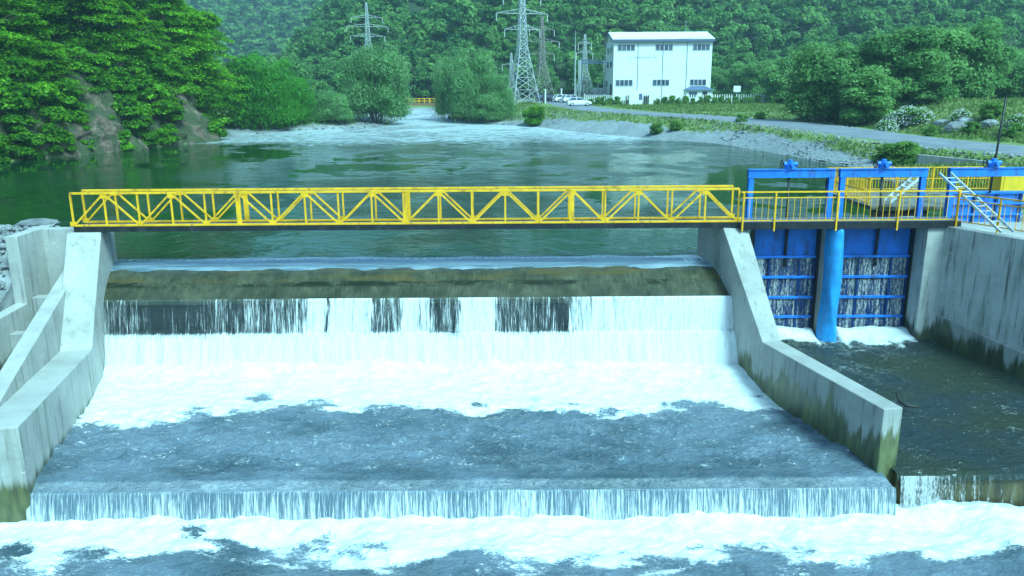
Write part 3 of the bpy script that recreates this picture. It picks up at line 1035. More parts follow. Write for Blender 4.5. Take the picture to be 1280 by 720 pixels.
# railing running along the top of the canal wall
wr = thing('wall_railing', 'yellow railing running down the top of the stained canal wall', 'railing', (16.5, 25.5, -.15))
A, Bq = Vector((CXF(27.6) + .28, 27.7, 0)), Vector((CXF(20.6) + .28, 20.7, 0))
for z, w in ((1.0, .05), (.80, .035), (.05, .035)):
    MB().bar(A + Vector((0, 0, z)), Bq + Vector((0, 0, z)), w).build('handrail', M['yellow'], wr)
for k in range(6):
    q = A.lerp(Bq, k / 5)
    MB().bar(q + Vector((0, 0, -.14)), q + Vector((0, 0, .98)), .05).build('post', M['yellow'], wr)
for k in range(1, 36):
    q = A.lerp(Bq, k / 36)
    MB().bar(q + Vector((0, 0, .06)), q + Vector((0, 0, .79)), .018).build('baluster', M['yellow'], wr)

# aluminium ladder
ld = thing('ladder', 'white aluminium ladder leaning down to the canal wall top', 'ladder', (15.9, 27, 0))
LT, LB = Vector((15.72, 29.1, 1.55)), Vector((16.05, 25.55, .02))
ax = Vector((.22, .03, 0))
for s in (-1, 1):
    MB().bar(LT + ax * s, LB + ax * s, .045, .08).build('rail', M['alu'], ld)
for k in range(1, 12):
    q = LT.lerp(LB, k / 12)
    MB().bar(q - ax, q + ax, .035).build('rung', M['alu'], ld)


# ------------------------------------------------------------------ sluice gates and hoists
def sluice_gate(x0, x1, label, ztop=-.22, zb=-4.4, up=1.14):
    g = thing('sluice_gate', label, 'sluice gate', ((x0 + x1) / 2, 28.7, zb), group='blue sluice gates')
    MB().box(x0, x1, 28.74, 28.80, ztop - up - .05, ztop).build('upper_plate', M['blue'], g, .008)
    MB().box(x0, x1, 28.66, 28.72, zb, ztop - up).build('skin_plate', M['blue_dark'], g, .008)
    xm = (x0 + x1) / 2 + .02
    MB().cyl((xm, 28.62, -1.75), (xm, 28.62, -.12), .055, 10).build('spindle', M['dark_steel'], g, smooth=True)
    for z in (ztop - up - .03, -2.15, -2.92, -3.66, -4.22):
        if z > zb:
            MB().box(x0 + .02, x1 - .02, 28.56, 28.655, z - .045, z + .045).build('rib', M['blue'], g, .006)
    for x in (x0 + .05, x0 + (x1 - x0) * .27, x0 + (x1 - x0) * .74, x1 - .05):
        MB().box(x - .04, x + .04, 28.58, 28.656, zb, ztop - up - .09).build('stiffener', M['blue_dark'], g)
    MB().box(x0 - .06, x0 - .005, 28.5, 28.9, -4.6, ztop).build('guide_channel', M['dark_steel'], g)
    MB().box(x1 + .005, x1 + .06, 28.5, 28.9, -4.6, ztop).build('guide_channel', M['dark_steel'], g)
    return g


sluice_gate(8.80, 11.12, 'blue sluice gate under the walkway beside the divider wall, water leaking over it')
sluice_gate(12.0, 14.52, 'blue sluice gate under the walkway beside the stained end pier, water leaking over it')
g3 = thing('sluice_gate', 'raised blue sluice gate leaf standing above deck level behind the ladder', 'sluice gate', (17.5, 29.5, -.4), group='blue sluice gates')
MB().box(16.1, 18.9, 29.45, 29.52, -.6, .85).build('skin_plate', M['blue'], g3, .01)
for z in (.80, .4, 0):
    MB().box(16.1, 18.9, 29.36, 29.447, z - .04, z + .04).build('rib', M['blue'], g3, .006)
for x in (16.2, 17.1, 17.9, 18.8):
    MB().box(x - .04, x + .04, 29.38, 29.448, -.6, .75).build('stiffener', M['blue_dark'], g3)


def hoist(x0, x1, xs, label, rod):
    h = thing('gate_hoist', label, 'gate hoist', ((x0 + x1) / 2, 29.3, 0), group='blue gate hoists')
    for x in (x0 + .09, x1 - .09):
        c = MB()
        c.box(x - .09, x + .09, 29.20, 29.22, -.1, 1.42)
        c.box(x - .09, x + .09, 29.38, 29.40, -.1, 1.42)
        c.box(x - .012, x + .012, 29.22, 29.38, -.1, 1.42)
        c.build('post', M['blue'], h)
    c = MB()
    c.box(x0 - .03, x1 + .03, 29.16, 29.44, 1.70, 1.725)
    c.box(x0 - .03, x1 + .03, 29.18, 29.42, 1.42, 1.445)
    c.box(x0 - .03, x1 + .03, 29.20, 29.225, 1.445, 1.70)
    c.box(x0 - .03, x1 + .03, 29.375, 29.40, 1.445, 1.70)
    c.build('crossbeam', M['blue'], h)
    c = MB()
    c.cyl((xs, 29.3, 1.726), (xs, 29.3, 1.80), .20, 16)
    c.cyl((xs, 29.3, 1.80), (xs, 29.3, 1.98), .15, 16)
    c.cyl((xs, 29.3, 1.98), (xs, 29.3, 2.06), .09, 12)
    c.cyl((xs - .24, 29.3, 1.90), (xs + .26, 29.3, 1.90), .085, 12)
    c.cyl((xs, 29.0, 1.88), (xs, 29.28, 1.88), .07, 10)
    gb = c.build('gearbox', M['blue'], h, .008)
    c = MB()
    n = 20
    ring = [(xs - .30, 29.3 + .15 * math.cos(a), 1.90 + .15 * math.sin(a)) for a in np.linspace(0, 2 * math.pi, n + 1)]
    c.tube(ring, .018, 6, False)
    for a in (0, 2.1, 4.2):
        c.bar((xs - .30, 29.3, 1.9), (xs - .30, 29.3 + .15 * math.cos(a), 1.9 + .15 * math.sin(a)), .018)
    c.cyl((xs - .31, 29.3, 1.9), (xs - .24, 29.3, 1.9), .03, 8)
    c.build('handwheel', M['dark_steel'], gb)
    c = MB()
    if rod > 2.2:
        c.tube([(xs, 29.3, .8), (xs + .12, 29.3, rod)], .038, 8)
    else:
        c.tube([(xs - .01, 29.3, 1.42), (xs - .06, 29.1, .5), (xs - .12, 28.95, -.1)], .045, 8)
    c.build('screw_spindle', M['dark_steel'], h, smooth=True)
    return h


hoist(8.66, 11.76, 10.15, 'blue steel gate hoist frame nearest the footbridge end', 2)
hoist(12.0, 15.12, 13.55, 'blue steel gate hoist frame in front of the grey platform', 2)
hoist(16.0, 19.4, 17.55, 'blue steel gate hoist frame with a tall dark rod standing up', at_y(1248, 121, 29.3).z)

# canal platform behind the gates with its railing
pf = thing('canal_platform', 'grey concrete platform on stub legs behind the hoist frames', 'platform', (16.3, 34, -1.6))
MB().box(14.3, 22.5, 31.6, 36.6, -.16, .0).build('slab', M['conc_wet'], pf, .02)
for x, y in ((14.5, 31.8), (16.3, 31.8), (18.2, 31.8), (20.2, 31.8), (14.5, 36.3), (18.2, 36.3)):
    MB().box(x - .12, x + .12, y - .12, y + .12, -4.4, -.2).build('leg', M['conc_wet'], pf)
MB().box(14.5, 16.6, 31.72, 31.8, -.55, -.205).build('edge_beam', M['dark_steel'], pf)


def railing(name, label, pts, h=1.05, sp=.16, group=None):
    c = Vector(pts[0])
    r = thing(name, label, 'railing', tuple(c), group=group)
    rails, posts, bal = MB(), [], MB()
    for a, b_ in zip(pts[:-1], pts[1:]):
        a, b_ = Vector(a), Vector(b_)
        for z, w in ((h, .05), (h * .52, .035), (.08, .035)):
            rails.bar(a + Vector((0, 0, z)), b_ + Vector((0, 0, z)), w)
        L = (b_ - a).length
        n = max(2, int(L / 1.6))
        for k in range(n + 1):
            q = a.lerp(b_, k / n)
            MB().bar(q, q + Vector((0, 0, h)), .05).build('post', M['yellow'], r)
        n = int(L / sp)
        for k in range(1, n):
            q = a.lerp(b_, k / n)
            bal.bar(q + Vector((0, 0, .09)), q + Vector((0, 0, h - .02)), .018)
    rails.build('handrail', M['yellow'], r)
    bal.build('balusters', M['yellow'], r)
    return r


railing('platform_railing', 'yellow barred railing along the far side of the grey canal platform', [(14.35, 32.0, 0), (14.35, 36.5, 0), (22.4, 36.5, 0)], sp=.13)
ss = thing('steel_stair', 'light steel stair flight rising to the canal platform', 'stair', (15.2, 31.2, 0))
for dx in (0, .6):
    MB().bar((14.5 + dx * .1, 30.5 + dx, .3), (16.1 + dx * .1, 31.2 + dx, 1.35), .04, .1).build('stringer', M['alu'], ss)
for k in range(1, 6):
    q = Vector((14.5, 30.5, .3)).lerp(Vector((16.1, 31.2, 1.35)), k / 6)
    MB().bar(q, q + Vector((.06, .6, 0)), .12, .03).build('tread', M['alu'], ss)
yp = thing('control_cabinet', 'solid yellow sheet metal cabinet at the right edge behind the hoist', 'cabinet', (20.2, 32.3, 0))
MB().box(19.5, 21.2, 31.9, 32.7, .02, 1.35).build('body', M['yellow_solid'], yp, .02)
MB().box(19.62, 20.3, 31.885, 31.897, .12, 1.25).build('door', M['yellow_solid'], yp)
MB().box(19.45, 21.25, 31.85, 32.75, 1.352, 1.40).build('roof', M['yellow_solid'], yp)

# low concrete canal parapet beside the road
pw = MB()
q = [at_y(1148, 193, 58), at_y(1210, 199, 55.5), at_y(1300, 208, 52)]
st = [(a.x, a.y, a.x + .1, a.y + .45, a.z) for a in q]
pw.strip_wall(st, -3.2)
tag(pw.build('canal_parapet', M['conc_plain'], bevel=.02), 'low grey concrete canal parapet between the road and the hoists', 'wall')

# driftwood in the chute
dw = MB()
q = [at_y(1120, 491, 22.6), at_y(1124, 502, 22.3), at_y(1132, 508, 22.1), at_y(1148, 510, 22.0)]
for a in q:
    pass
dw.tube([(a.x, a.y, a.z + .03) for a in q], [.03, .05, .05, .03], 8)
tag(dw.build('driftwood', M['wood'], smooth=True), 'dark curved driftwood branch stuck in the sluice canal', 'driftwood')

# ------------------------------------------------------------------ vegetation generators
def leaf_quads(C, N, size, aspect, rng, jit=.5):
    n = len(C)
    N = N + rng.normal(size=(n, 3)) * jit
    N /= np.linalg.norm(N, axis=1, keepdims=True) + 1e-9
    T = np.cross(N, rng.normal(size=(n, 3)))
    T /= np.linalg.norm(T, axis=1, keepdims=True) + 1e-9
    B = np.cross(N, T)
    s = (size * rng.uniform(.65, 1.35, n))[:, None]
    V = np.stack([C - T * s * .5, C + B * s * .5 * aspect - T * s * .05, C + T * s * .5, C - B * s * .5 * aspect - T * s * .05], 1)
    return V.reshape(-1, 3)


def quads(n):
    return np.arange(n * 4).reshape(n, 4)


def sph(n, rng):
    d = rng.normal(size=(n, 3))
    return d / np.linalg.norm(d, axis=1, keepdims=True)


def crown_round(seed, n, R, H, z0, lobes=16, size=.3, aspect=.6, flat=.8):
    """lobed broadleaf crown: radius R, height H, bottom at z0"""
    rng = np.random.default_rng(seed)
    Cs, Ns, Ts = [], [], []
    per = n // lobes
    for k in range(lobes):
        hz_ = rng.uniform(.12, .80) if k > lobes // 6 else rng.uniform(.05, .2)
        prof_r = math.sqrt(max(.05, 1 - ((hz_ - .38) / .56) ** 2)) if hz_ > .38 else .82 + .18 * hz_ / .38
        a_ = rng.uniform(0, 2 * math.pi)
        f = rng.uniform(.30, .78) * prof_r
        r = R * rng.uniform(.24, .42)
        c = np.array([math.cos(a_) * R * f, math.sin(a_) * R * f, z0 + H * hz_ + r * .15])
        D = sph(per, rng)
        D[:, 2] = np.where(D[:, 2] < -.55, -D[:, 2], D[:, 2])
        rad = r * (rng.uniform(.45, 1.0, per) ** .45) * (1 + .15 * rng.normal(size=per))
        P = c + D * rad[:, None] * np.array([1, 1, flat * H / (2 * R) if H < 2 * R else flat])
        P[:, 2] = np.maximum(P[:, 2], z0 + .02 * H)
        Cs.append(P)
        Ns.append(D + np.array([0, 0, .5]))
        Ts.append(np.clip(.5 + rng.normal(size=per) * .2 + rng.normal() * .13, 0, 1))
    C, N, T = np.concatenate(Cs), np.concatenate(Ns), np.concatenate(Ts)
    V = leaf_quads(C, N, size, aspect, rng)
    return V, T


def crown_layered(seed, n, R, H, z0, pads=85, size=.3, aspect=.55):
    """crown of spreading, slightly drooping sprays set in tiers"""
    rng = np.random.default_rng(seed)
    Cs, Ns, Ts = [], [], []
    per = n // pads
    for k in range(pads):
        t = (k + rng.uniform(0, 1)) / pads
        z = z0 + H * t
        rr = R * (1 - .72 * t ** 1.6) * (.55 + .45 * min(1, t * 5))
        a = rng.uniform(0, 2 * math.pi)
        f = rng.uniform(.35, .95)
        ln_, wd = rr * .52 + .5, rr * .30 + .35
        m = per
        u = rng.uniform(-1, 1, m)
        w = rng.normal(size=m) * .42 * (1 - .6 * np.clip(u, 0, 1))
        droop = -.18 * (u + 1) ** 2 * ln_ * .35
        th = rng.normal(size=m) * .10
        rad = rr * f + u * ln_ * .6
        x = math.cos(a) * rad - math.sin(a) * w * wd * 1.6
        y = math.sin(a) * rad + math.cos(a) * w * wd * 1.6
        zz = z + droop + th + np.abs(w) * -.15
        Cs.append(np.stack([x, y, zz], 1))
        nr = np.stack([math.cos(a) * .35 + 0 * x, math.sin(a) * .35 + 0 * x, 1 + 0 * x], 1)
        Ns.append(nr)
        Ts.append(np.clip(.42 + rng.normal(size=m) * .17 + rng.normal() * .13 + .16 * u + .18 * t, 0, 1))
    C, N, T = np.concatenate(Cs), np.concatenate(Ns), np.concatenate(Ts)
    return leaf_quads(C, N, size, aspect, rng, .42), T


def crown_willow(seed, n, R, H, z0, size=.42, aspect=.2, stems=150):
    """dome of fine upward, outward sprays"""
    rng = np.random.default_rng(seed)
    Cs, Ts, Vs = [], [], []
    per = n // stems
    for k in range(stems):
        d = sph(1, rng)[0]
        d[2] = abs(d[2])
        lump = .82 + .25 * math.sin(3 * math.atan2(d[1], d[0]) + seed) * (1 - d[2]) + rng.normal() * .07
        end = np.array([d[0] * R * lump, d[1] * R * lump, z0 + H * (.12 + .88 * d[2] * lump)])
        st0 = np.array([d[0] * R * .15, d[1] * R * .15, z0 + .2])
        t = rng.uniform(.42, 1, per) ** .8
        base = st0 + (end - st0) * t[:, None]
        base[:, 2] += np.sin(t * math.pi) * .10 * H * (1 - d[2])
        spread = (.06 + .085 * t)[:, None] * R
        P = base + rng.normal(size=(per, 3)) * spread
        P[:, 2] = np.maximum(P[:, 2], z0 + .05)
        direc = (end - st0) / np.linalg.norm(end - st0) + np.array([0, 0, .35]) + rng.normal(size=(per, 3)) * .38
        direc /= np.linalg.norm(direc, axis=1, keepdims=True)
        side = np.cross(direc, rng.normal(size=(per, 3)))
        side /= np.linalg.norm(side, axis=1, keepdims=True) + 1e-9
        s = (size * rng.uniform(.6, 1.4, per))[:, None]
        V = np.stack([P - direc * s * .5, P + side * s * aspect * .5, P + direc * s * .5, P - side * s * aspect * .5], 1)
        Vs.append(V.reshape(-1, 3))
        Ts.append(np.clip(.46 + rng.normal(size=per) * .16 + rng.normal() * .14 + .2 * (t - .7), 0, 1))
    return np.concatenate(Vs), np.concatenate(Ts)


def leaf_me(name, VT, mat):
    V, T = VT
    me = np_mesh(name, V, quads(len(T)), {'tint': ('FACE', T)})
    me.materials.append(mat)
    return me


def trunk_me(name, seed, h, r, limbs=5, top=.75, lean=.05):
    rng = random.Random(seed)
    c = MB()
    pts, rs = [], []
    for k in range(7):
        t = k / 6
        pts.append((lean * h * t + rng.uniform(-.03, .03) * h * t, rng.uniform(-.03, .03) * h * t, h * top * t - .4 * (k == 0)))
        rs.append(r * (1.25 if k == 0 else 1 - .75 * t))
    c.tube(pts, rs, 8)
    for k in range(limbs):
        t = rng.uniform(.35, .9)
        i = int(t * 6)
        p0 = Vector(pts[i])
        a = rng.uniform(0, 6.28)
        L = h * rng.uniform(.22, .38)
        d = Vector((math.cos(a), math.sin(a), rng.uniform(.35, .9))).normalized()
        c.tube([p0, p0 + d * L * .5 + Vector((0, 0, .05 * L)), p0 + d * L], [rs[i] * .6, rs[i] * .35, rs[i] * .1], 6)
    me = bpy.data.meshes.new(name)
    me.from_pydata(c.v, [], c.f)
    me.polygons.foreach_set('use_smooth', [True] * len(me.polygons))
    me.materials.append(M['bark'])
    return me


def multi_stem_me(name, seed, h, r, n=7, spread=.5):
    rng = random.Random(seed)
    c = MB()
    for k in range(n):
        a = 6.28 * k / n + rng.uniform(-.3, .3)
        d = Vector((math.cos(a) * spread, math.sin(a) * spread, 1)).normalized()
        p0 = Vector((math.cos(a) * .25, math.sin(a) * .25, -.3))
        c.tube([p0, p0 + d * h * .4 + Vector((0, 0, .04 * h)), p0 + d * h * .85], [r, r * .7, r * .2], 6)
    me = bpy.data.meshes.new(name)
    me.from_pydata(c.v, [], c.f)
    me.materials.append(M['bark'])
    return me


def plant(name, label, cat, loc, crown, trunk, sc=(1, 1, 1), rz=0., group=None, crown_name='crown', trunk_name='trunk'):
    o = thing(name, label, cat, loc, rz, group)
    o.scale = sc
    link(crown_name, crown, None, o)
    if trunk is not None:
        link(trunk_name, trunk, None, o)
    return o


# prototypes (unit: metres at scale 1)
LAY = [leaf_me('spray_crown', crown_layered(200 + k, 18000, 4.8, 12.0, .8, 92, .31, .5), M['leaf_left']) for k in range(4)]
TRK = [trunk_me('tall_trunk', 210 + k, 13, .26, 7, .95) for k in range(2)]
def crown_mixed(seed, n, R, H, z0, lobes):
    V1, T1 = crown_round(seed, int(n * .78), R, H, z0, lobes, .27, .38, .95)
    V2, T2 = crown_willow(seed + 1, int(n * .25), R * .97, H * .97, z0, .46, .2, 90)
    # skirts of foliage down to the ground
    return np.concatenate([V1, V2]), np.concatenate([np.clip(T1 + .06, 0, 1), T2])


WIL = [leaf_me('willow_crown', crown_mixed(220 + 3 * k, 30000, 4.2, 7.0, .0, 38), M['leaf_willow']) for k in range(3)]
WILB = [leaf_me('bright_willow_crown', crown_mixed(232 + 3 * k, 30000, 4.2, 7.0, .0, 34), M['leaf_bright']) for k in range(2)]
MST = [multi_stem_me('stems', 240 + k, 5.2, .11) for k in range(2)]
RND = [leaf_me('round_crown', crown_round(250 + k, 16000, 4.0, 8.8, .7, 34, .38, .55), M['leaf_tree']) for k in range(4)]
RTK = [trunk_me('round_trunk', 260 + k, 8.5, .2, 6, .85) for k in range(2)]
BSH = [leaf_me('bush_crown', crown_round(270 + k, 6500, 1.5, 2.2, .0, 30, .22, .55), M['leaf_left']) for k in range(3)]
SHR = [leaf_me('shrub_crown', crown_round(280 + k, 3600, 1.0, 1.4, .0, 26, .17, .5), M['leaf_shrub']) for k in range(3)]
BST = multi_stem_me('bush_stems', 290, 1.5, .035, 6, .6)
SST = multi_stem_me('shrub_stems', 291, 1.0, .022, 5, .6)

# trees on the left bank
def shore_y(u):
    return float(np.interp(u, [-160, 0, 93, 164, 225, 270, 330], [58, 73, 80.5, 88, 95, 102, 112]))


LEFT = [  # u of the trunk, metres behind the water edge, height m, proto, label
    (18, 5.0, 13, 'bright layered tree at the left frame edge above the water'),
    (62, 4.5, 12, 'tall layered green tree left of the bare rock face'),
    (96, 3.6, 8.5, 'smaller bright layered tree leaning over the rock face'),
    (132, 9.0, 15, 'tall dark layered tree rising above the bare rock face'),
    (176, 6.0, 13, 'bright topped layered tree right above the big rock face'),
    (212, 5.0, 11, 'drooping green tree hanging between the two rock faces'),
    (236, 8.0, 15, 'tall bright layered tree above the second rock face'),
    (264, 5.5, 14, 'layered tree at the right end of the wooded bank'),
]
for k, (u, off, hh, lab) in enumerate(LEFT):
    y = shore_y(u) + off
    x = (u - 640) / 1000 * y * 1.012
    z = max(gz(x, y), 2)
    f = hh / 13.1
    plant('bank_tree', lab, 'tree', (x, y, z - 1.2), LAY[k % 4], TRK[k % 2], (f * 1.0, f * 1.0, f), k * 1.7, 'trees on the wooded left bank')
for i, (u, off) in enumerate([(-60, 6), (-20, 9), (35, 12), (85, 13), (118, 16), (158, 15), (196, 15), (60, 20), (150, 24), (-10, 18), (226, 17), (256, 16), (110, 26), (278, 12)]):
    y = shore_y(u) + off
    x = (u - 640) / 1000 * y * 1.012
    plant('bank_tree', 'leafy green tree deep in the wooded left bank behind the front row', 'tree', (x, y, gz(x, y) - .5), LAY[(i + 1) % 4], TRK[i % 2], (1.2, 1.2, 1.25), i * 2.3, 'trees behind on the left bank')
# bushes over the rock face and at the waterline
bl = [  # u, height of the base above the water, label, scale
    (4, .2, 'dense low bush at the waterline in the left corner', 1.3), (30, .6, 'broad leafy bush over the water at the far left', 1.5), (58, .2, 'pale green fern like bush at the left waterline', 1.2),
    (84, .5, 'bush hanging beside the left rock face', 1.2), (118, .1, 'low bush at the foot of the left rock face', .9), (160, .3, 'bright low bush between the rock faces near the water', 1.2),
    (178, 2.4, 'climbing bush covering the middle of the rock', 1.7), (192, .4, 'grassy bush at the waterline below the middle trees', 1.1), (203, 3.8, 'grey green bush high between the rock faces', 1.7),
    (218, .6, 'leafy bush just left of the second rock face', 1.1), (140, 6.2, 'bush overhanging the top of the left rock face', 1.3), (60, 3.4, 'large leafy bush halfway up the left bank', 1.9),
    (20, 3.2, 'shaded bush halfway up at the left frame edge', 1.9), (92, 4.6, 'leafy bush above the left end of the rock face', 1.6), (246, 6.2, 'bush on top of the second rock face', 1.4),
    (276, .8, 'bright bush drooping over dark water at the right end of the bank', 1.5), (190, 5.6, 'bushy growth in the gully right of the bigger rock face', 1.5), (78, 2.0, 'mid height bush left of the bigger rock face', 1.5),
    (40, 6.0, 'upper bush under the tall tree at the far left', 1.8), (268, 4.2, 'shaded bush high at the right end of the bank', 1.5), (5, 5.8, 'bushy growth high up at the left frame edge', 1.9),
    (170, 5.4, 'shaded bush above the middle of the rock', 1.3), (128, 8.0, 'leafy bush hanging from the cliff edge under the tall dark tree', 1.6), (150, 7.6, 'leafy bush on the cliff edge right of the tall dark tree', 1.5),
    (152, 2.6, 'small bush clinging to the middle of the bigger rock face', .9), (228, 3.0, 'leafy bush covering the left half of the second rock face', 1.2), (236, 8.2, 'leafy bush at the cliff top right of the gully', 1.6),
    (106, 2.4, 'bush on the left flank of the bigger rock face', 1.2), (212, 7.4, 'leafy bush filling the top of the gully', 1.7), (48, 8.6, 'leafy bush at the cliff top near the left frame edge', 1.8)]
for i, (u, dz, lab, sc_) in enumerate(bl):
    y = shore_y(u) + dz * .55 - .1
    x = (u - 640) / 1000 * y * 1.012
    plant('bush', lab, 'bush', (x, y, -1.5 + dz - .4), BSH[i % 3], BST, (sc_ * 1.1, sc_ * 1.1, sc_), i * 1.3, 'bushes on the left rock bank', trunk_name='stem')

# willows on the shore and gravel bar: u, v of base, crown width px, height px
WL = [(322, 166, 96, 96, 1, 'bright green willow bush at the end of the wooded bank'), (366, 161, 58, 60, 1, 'small bright willow beside the bigger bright one'),
      (466, 156, 100, 100, 0, 'big round pale willow on the gravel shore left of the channel'), (414, 158, 56, 40, 2, 'low spreading willow left of the big round one'),
      (592, 155, 72, 90, 2, 'rounded pale willow standing right of the narrow channel'),
      (562, 150, 44, 82, 0, 'darker willow close beside the far footbridge'), (622, 152, 46, 60, 1, 'small willow with ragged top beside the main pylon'),
      (610, 157, 50, 36, 0, 'low front willow at the edge of the gravel right of the channel'),
      (352, 148, 56, 52, 0, 'pale willow in the back row near the wooded bank')]
for i, (u, v, wp, hp, kd, lab) in enumerate(WL):
    q = ground_hit(u, v, 60)
    sx = wp * q.y / 1000 / 8.0
    sz = hp * q.y / 1000 / 7.2
    cr = (WILB if i in (0, 1) else WIL)
    plant('willow', lab, 'willow', (q.x, q.y + sx * 2.5, gz(q.x, q.y + sx * 2.5)), cr[kd % len(cr)], MST[i % 2], (sx, sx * .9, sz), i * 1.1, 'willows along the river shore', trunk_name='stems')
q = ground_hit(668, 157, 60)
plant('round_bush', 'small round dark green bush alone on the gravel bar', 'bush', (q.x, q.y, q.z - .1), BSH[1], BST, (1.25, 1.2, 1.55), 0, trunk_name='stem')

# trees on the right
RT = [(1018, 140, 92, 96, 0, 'pale tree with slim dark trunk beside the road'), (1062, 146, 86, 70, 1, 'low wide tree in front of the right hand trees'), (1100, 148, 100, 120, 2, 'dark broad tree behind the white flowering shrubs'),
      (1150, 140, 90, 112, 3, 'tall tree left of the bright rounded one'), (1186, 143, 84, 128, 0, 'tall bright rounded tree highest of the right hand group'), (1252, 135, 66, 72, 1, 'separate round tree at the right frame edge'),
      (1222, 140, 50, 56, 2, 'small tree in the gap beside the right frame edge'), (1125, 148, 70, 70, 1, 'short dark tree low between the taller right hand ones'), (985, 126, 52, 60, 3, 'distant tree behind the fence right of the powerhouse'),
      (950, 122, 54, 54, 2, 'distant dark tree just right of the powerhouse'), (1040, 128, 70, 84, 1, 'tree in the back row behind the slim trunked one'), (918, 118, 44, 46, 0, 'dark tree touching the powerhouse right end')]
for i, (u, v, wp, hp, kd, lab) in enumerate(RT):
    yy = [98, 92, 96, 102, 104, 106, 112, 95, 150, 176, 118, 182][i]
    x = (u - 640) / 1000 * yy * 1.02
    z = gz(x, yy)
    sx = wp * yy / 1000 / 7.4
    topz = at_y(u, v - hp, yy).z
    sz = (topz - z) / 9.6
    plant('tree', lab, 'tree', (x, yy, z - .1), RND[kd], RTK[i % 2], (sx, sx, sz), i * 1.9, 'trees beside the road on the right')

# flowering shrubs, rocks and small plants on the right bank
def flower_me(seed):
    rng = np.random.default_rng(seed)
    D = sph(420, rng)
    D[:, 2] = np.abs(D[:, 2])
    P = D * np.array([1.1, 1.1, 1.5]) * rng.uniform(.85, 1.05, 420)[:, None]
    return leaf_me('blossoms', (leaf_quads(P, D, .12, .9, rng), rng.uniform(.0, 1, 420)), M['flower'])


FL = [flower_me(301), flower_me(302)]
for i, (u, v, s, lab) in enumerate([(1118, 158, 1.2, 'white flowering shrub at the left end of the roadside bank'), (1133, 155, 1.5, 'tallest white flowering shrub on the roadside bank'), (1150, 153, 1.2, 'white flowering shrub right of the tallest one'),
                                    (1108, 163, .9, 'small white flowering shrub closest to the road'), (1272, 163, 1.1, 'white flowering shrub at the right frame edge'), (1200, 150, .9, 'white flowering shrub above the pale rocks')]):
    q = ground_hit(u, v, 50)
    o = plant('flowering_shrub', lab, 'shrub', (q.x, q.y, q.z - .1), SHR[i % 3], SST, (s * 1.2, s, s * .9), i, 'white flowering shrubs on the bank', trunk_name='stem')
    link('blossoms', FL[i % 2], None, o)


def rock_me(seed, sub=2):
    bm = bmesh.new()
    bmesh.ops.create_icosphere(bm, subdivisions=sub, radius=1)
    V = np.array([v.co[:] for v in bm.verts])
    n = fbm(V * 1.4 + seed * 3.1, 3, seed, .6)
    for v, k in zip(bm.verts, n):
        v.co *= .6 + .8 * k
        v.co.z *= .7
    me = bpy.data.meshes.new('rock')
    bm.to_mesh(me)
    bm.free()
    me.materials.append(M['stone'])
    return me


def stone_mat():
    m = material('pale stone')
    t = NT(m)
    p = t.pos()
    c = t.ramp(t.noise(p, 1.2, 5), [(.3, (.11, .11, .115)), (.5, (.21, .215, .22)), (.7, (.34, .34, .34))])
    t.out(t.pr(c, .9, 0, t.bump(t.noise(p, 9, 5), .6, .05)))
    return m


M['stone'] = stone_mat()
RK = [rock_me(k + 1) for k in range(4)]
for i, (u, v, s, lab) in enumerate([(1196, 161, .9, 'biggest pale boulder on the roadside bank'), (1206, 155, .8, 'upright pale boulder right of the biggest one'), (1188, 165, .55, 'small boulder left of the biggest pale one'),
                                    (1176, 156, .6, 'grey boulder half sunk in the grass near the white shrubs'), (1236, 158, .8, 'flat pale slab like boulder below the yellow green shrub')]):
    q = ground_hit(u, v, 50)
    o = link('boulder', RK[i % 4], None)
    o.location = (q.x, q.y, q.z + .1)
    o.scale = (s * 1.2, s, s)
    o.rotation_euler = (0, 0, i)
    tag(o, lab, 'boulder', 'boulders on the roadside bank')
SH = [(1128, 205, 1.3, 'tall reedy shrub beside the concrete canal parapet'), (1108, 203, 1.1, 'reedy shrub behind the middle hoist frame'), (1143, 207, .9, 'bright low shrub against the end of the canal parapet'),
      (1240, 148, 1.2, 'yellow green shrub on the bank beside the tall rod'), (1215, 168, .9, 'shrub low on the roadside bank below the boulders'), (1262, 172, 1.0, 'leafy shrub at the foot of the bank near the road'),
      (845, 163, .9, 'shrub on the grassy spit of the gravel shore'), (820, 167, 1.0, 'shrub at the left tip of the grassy spit'), 
      (928, 153, .8, 'small shrub at the roadside left of a similar one'), (950, 150, .8, 'small roadside shrub close to the slim trunked tree'), (1005, 147, .9, 'shrub at the foot of the slim trunked tree'),
      (1160, 170, .8, 'shrub at the lower edge of the roadside bank'),
      (1060, 150, 1.1, 'shrub in the shade under the right hand trees'), (1085, 152, 1.1, 'dark shrub at the left of the white flowering shrubs')]
for i, (u, v, s, lab) in enumerate(SH):
    q = ground_hit(u, v, 45)
    plant('shrub', lab, 'shrub', (q.x, q.y, max(q.z, gz(q.x, q.y)) - .05), SHR[i % 3], SST, (s, s, s), i * .9, 'shrubs on the right bank', trunk_name='stem')

# ------------------------------------------------------------------ hillside trees
HB = [crown_round(310 + k, 1000, 4.2, 7.0, .8, 11, .85, .7) for k in range(6)]
HM = [leaf_me('hill_crown', crown_round(330 + k, 3200, 4.2, 7.5, .9, 14, .55, .7), M['leaf_hill']) for k in range(5)]
HT = trunk_me('hill_trunk', 340, 7, .18, 3, .8)
rng = np.random.default_rng(350)


